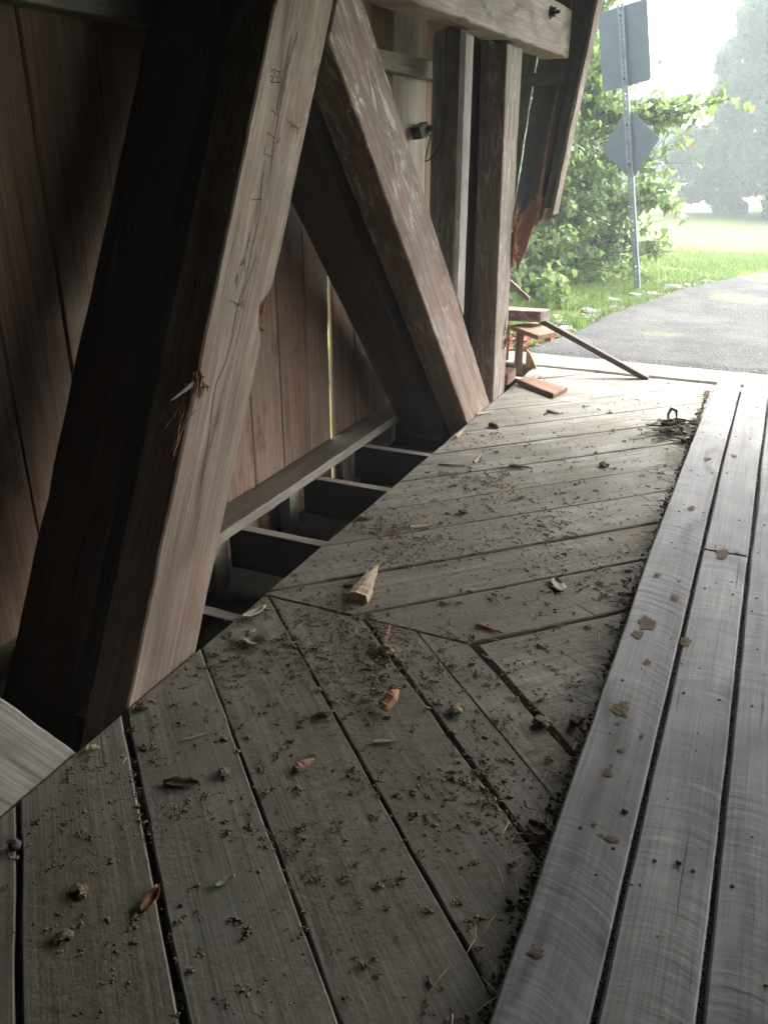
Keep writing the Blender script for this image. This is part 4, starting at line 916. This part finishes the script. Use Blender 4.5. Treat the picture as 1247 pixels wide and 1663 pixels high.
leaf('dry_leaf', (-.895, 1.075, .002), .05, .014, .6, R(62), 'greyleaf', 'small white leaf scrap alone on a near plank')
CLODS = [(-.965, 1.715, .022, 'mud lump in the joint left of the stubby standing chip'), (-1.085, 1.39, .020, 'mud lump right of the dark red leaf on the second near plank'),
 (-1.105, .84, .020, 'mud lump nearest the bottom border, left of the widest plank joint'), (-1.158, .943, .019, 'mud lump left of the brown curled leaf'),
 (-.93, 2.08, .030, 'large mud lump with a red chip stuck in it near the plank seam'), (-1.245, 2.43, .018, 'mud lump just left of the pale wooden wedge'),
 (-.38, 1.93, .028, 'mud lump beside the wide short joint by the running plank'), (-.62, 4.12, .028, 'mud lump on the far planks nearer the camera than the wilted weed'),
 (-.62, 1.89, .026, 'mud lump on the narrow plank left of the wide short joint'), (-1.08, 3.25, .022, 'mud lump in the middle of the far planks behind the wedge')]
CM = [rock_mesh(100+i, 'mud_clod', 3, .5, .6) for i in range(4)]
for me in CM: me.materials.append(M['dirt'])
for i, (x, y, s, lab) in enumerate(CLODS):
    o = link('mud_clod', CM[i % 4], None, None, lab, 'mud clod', 'mud lumps on the deck'); o.location = (x, y, s*.3); o.scale = (s, s*.8, s*.75); o.rotation_euler = (0, 0, i*2.1)
o = link('pebble', RK[1].copy(), None, None, 'white angular pebble beside the leftmost plank joint', 'pebble'); o.location = (-1.385, .98, .012); o.scale = (.016, .015, .018)
for i, (x, y, lab) in enumerate([(.03, 1.52, 'pale pebble on the second running plank, close to its right joint'), (-.105, 1.63, 'white pebble on the first running plank near its right edge'), (.23, 1.38, 'pale pebble on the running plank nearest the right border of the photo')]):
    o = link('pebble', RK[i], None, None, lab, 'pebble'); o.location = (x, y, .051); o.scale = (.008, .006, .006)
# wilted weed lying on the deck by the running plank
v, f = [], []; r_ = random.Random(77)
for i in range(46):
    p = Vector((-.335+r_.gauss(0, .055), 4.90+r_.gauss(0, .09), .006)); a = r_.uniform(0, 6.283); pts_ = []; L_ = r_.uniform(.08, .22); hh = r_.uniform(.005, .035)
    for j in range(6):
        s = j/5; pts_.append(p+Vector((math.cos(a+s*r_.uniform(-1.2, 1.2)), math.sin(a+s*1.1), 0))*L_*s+Vector((0, 0, hh*math.sin(math.pi*s)+.004)))
    k = len(v); wd = r_.uniform(.008, .026)
    for j, q in enumerate(pts_):
        d = Vector((-math.sin(a), math.cos(a), r_.uniform(-.6, .6)))*wd*(1-abs(j/5-.4)); v += [tuple(q-d), tuple(q+d)]
    for j in range(5): f.append((k+2*j, k+2*j+2, k+2*j+3, k+2*j+1))
tube_geo([(-.40, 4.92, .01), (-.415, 4.97, .06), (-.405, 5.0, .09), (-.375, 4.99, .085), (-.365, 4.96, .05)], [.006, .008, .012, .010, .005], 5, v, f)
v = [(x, y, max(z, .003)) for x, y, z in v]
link('wilted_weed', mesh('wilted_weed', v, f), M['weed'], None, 'dark wilted weed lying on the deck against the running plank', 'weed')
chip('wood_chip', (-.47, 4.80, .003), .07, .03, .014, R(10), 'fresh', 'red-tipped chip beside the dark wilted weed', tip=False, seed=30)

# ------------------------------------------------------------------ mist
bm = bmesh.new(); bmesh.ops.create_cube(bm, size=1.)
for q in bm.verts: q.co = Vector((q.co.x*260, q.co.y*300+75, -4.5+(q.co.z+.5)*20))
me = bpy.data.meshes.new('haze'); bm.to_mesh(me); bm.free()
g = G('haze'); pv = g.n('VolumePrincipled'); pv.inputs['Color'].default_value = (.88, .95, 1, 1); pv.inputs['Density'].default_value = .0065; pv.inputs['Anisotropy'].default_value = .3
g.t.links.new(pv.outputs[0], g.out.inputs['Volume'])
link('haze', me, g.m, kind='stuff')
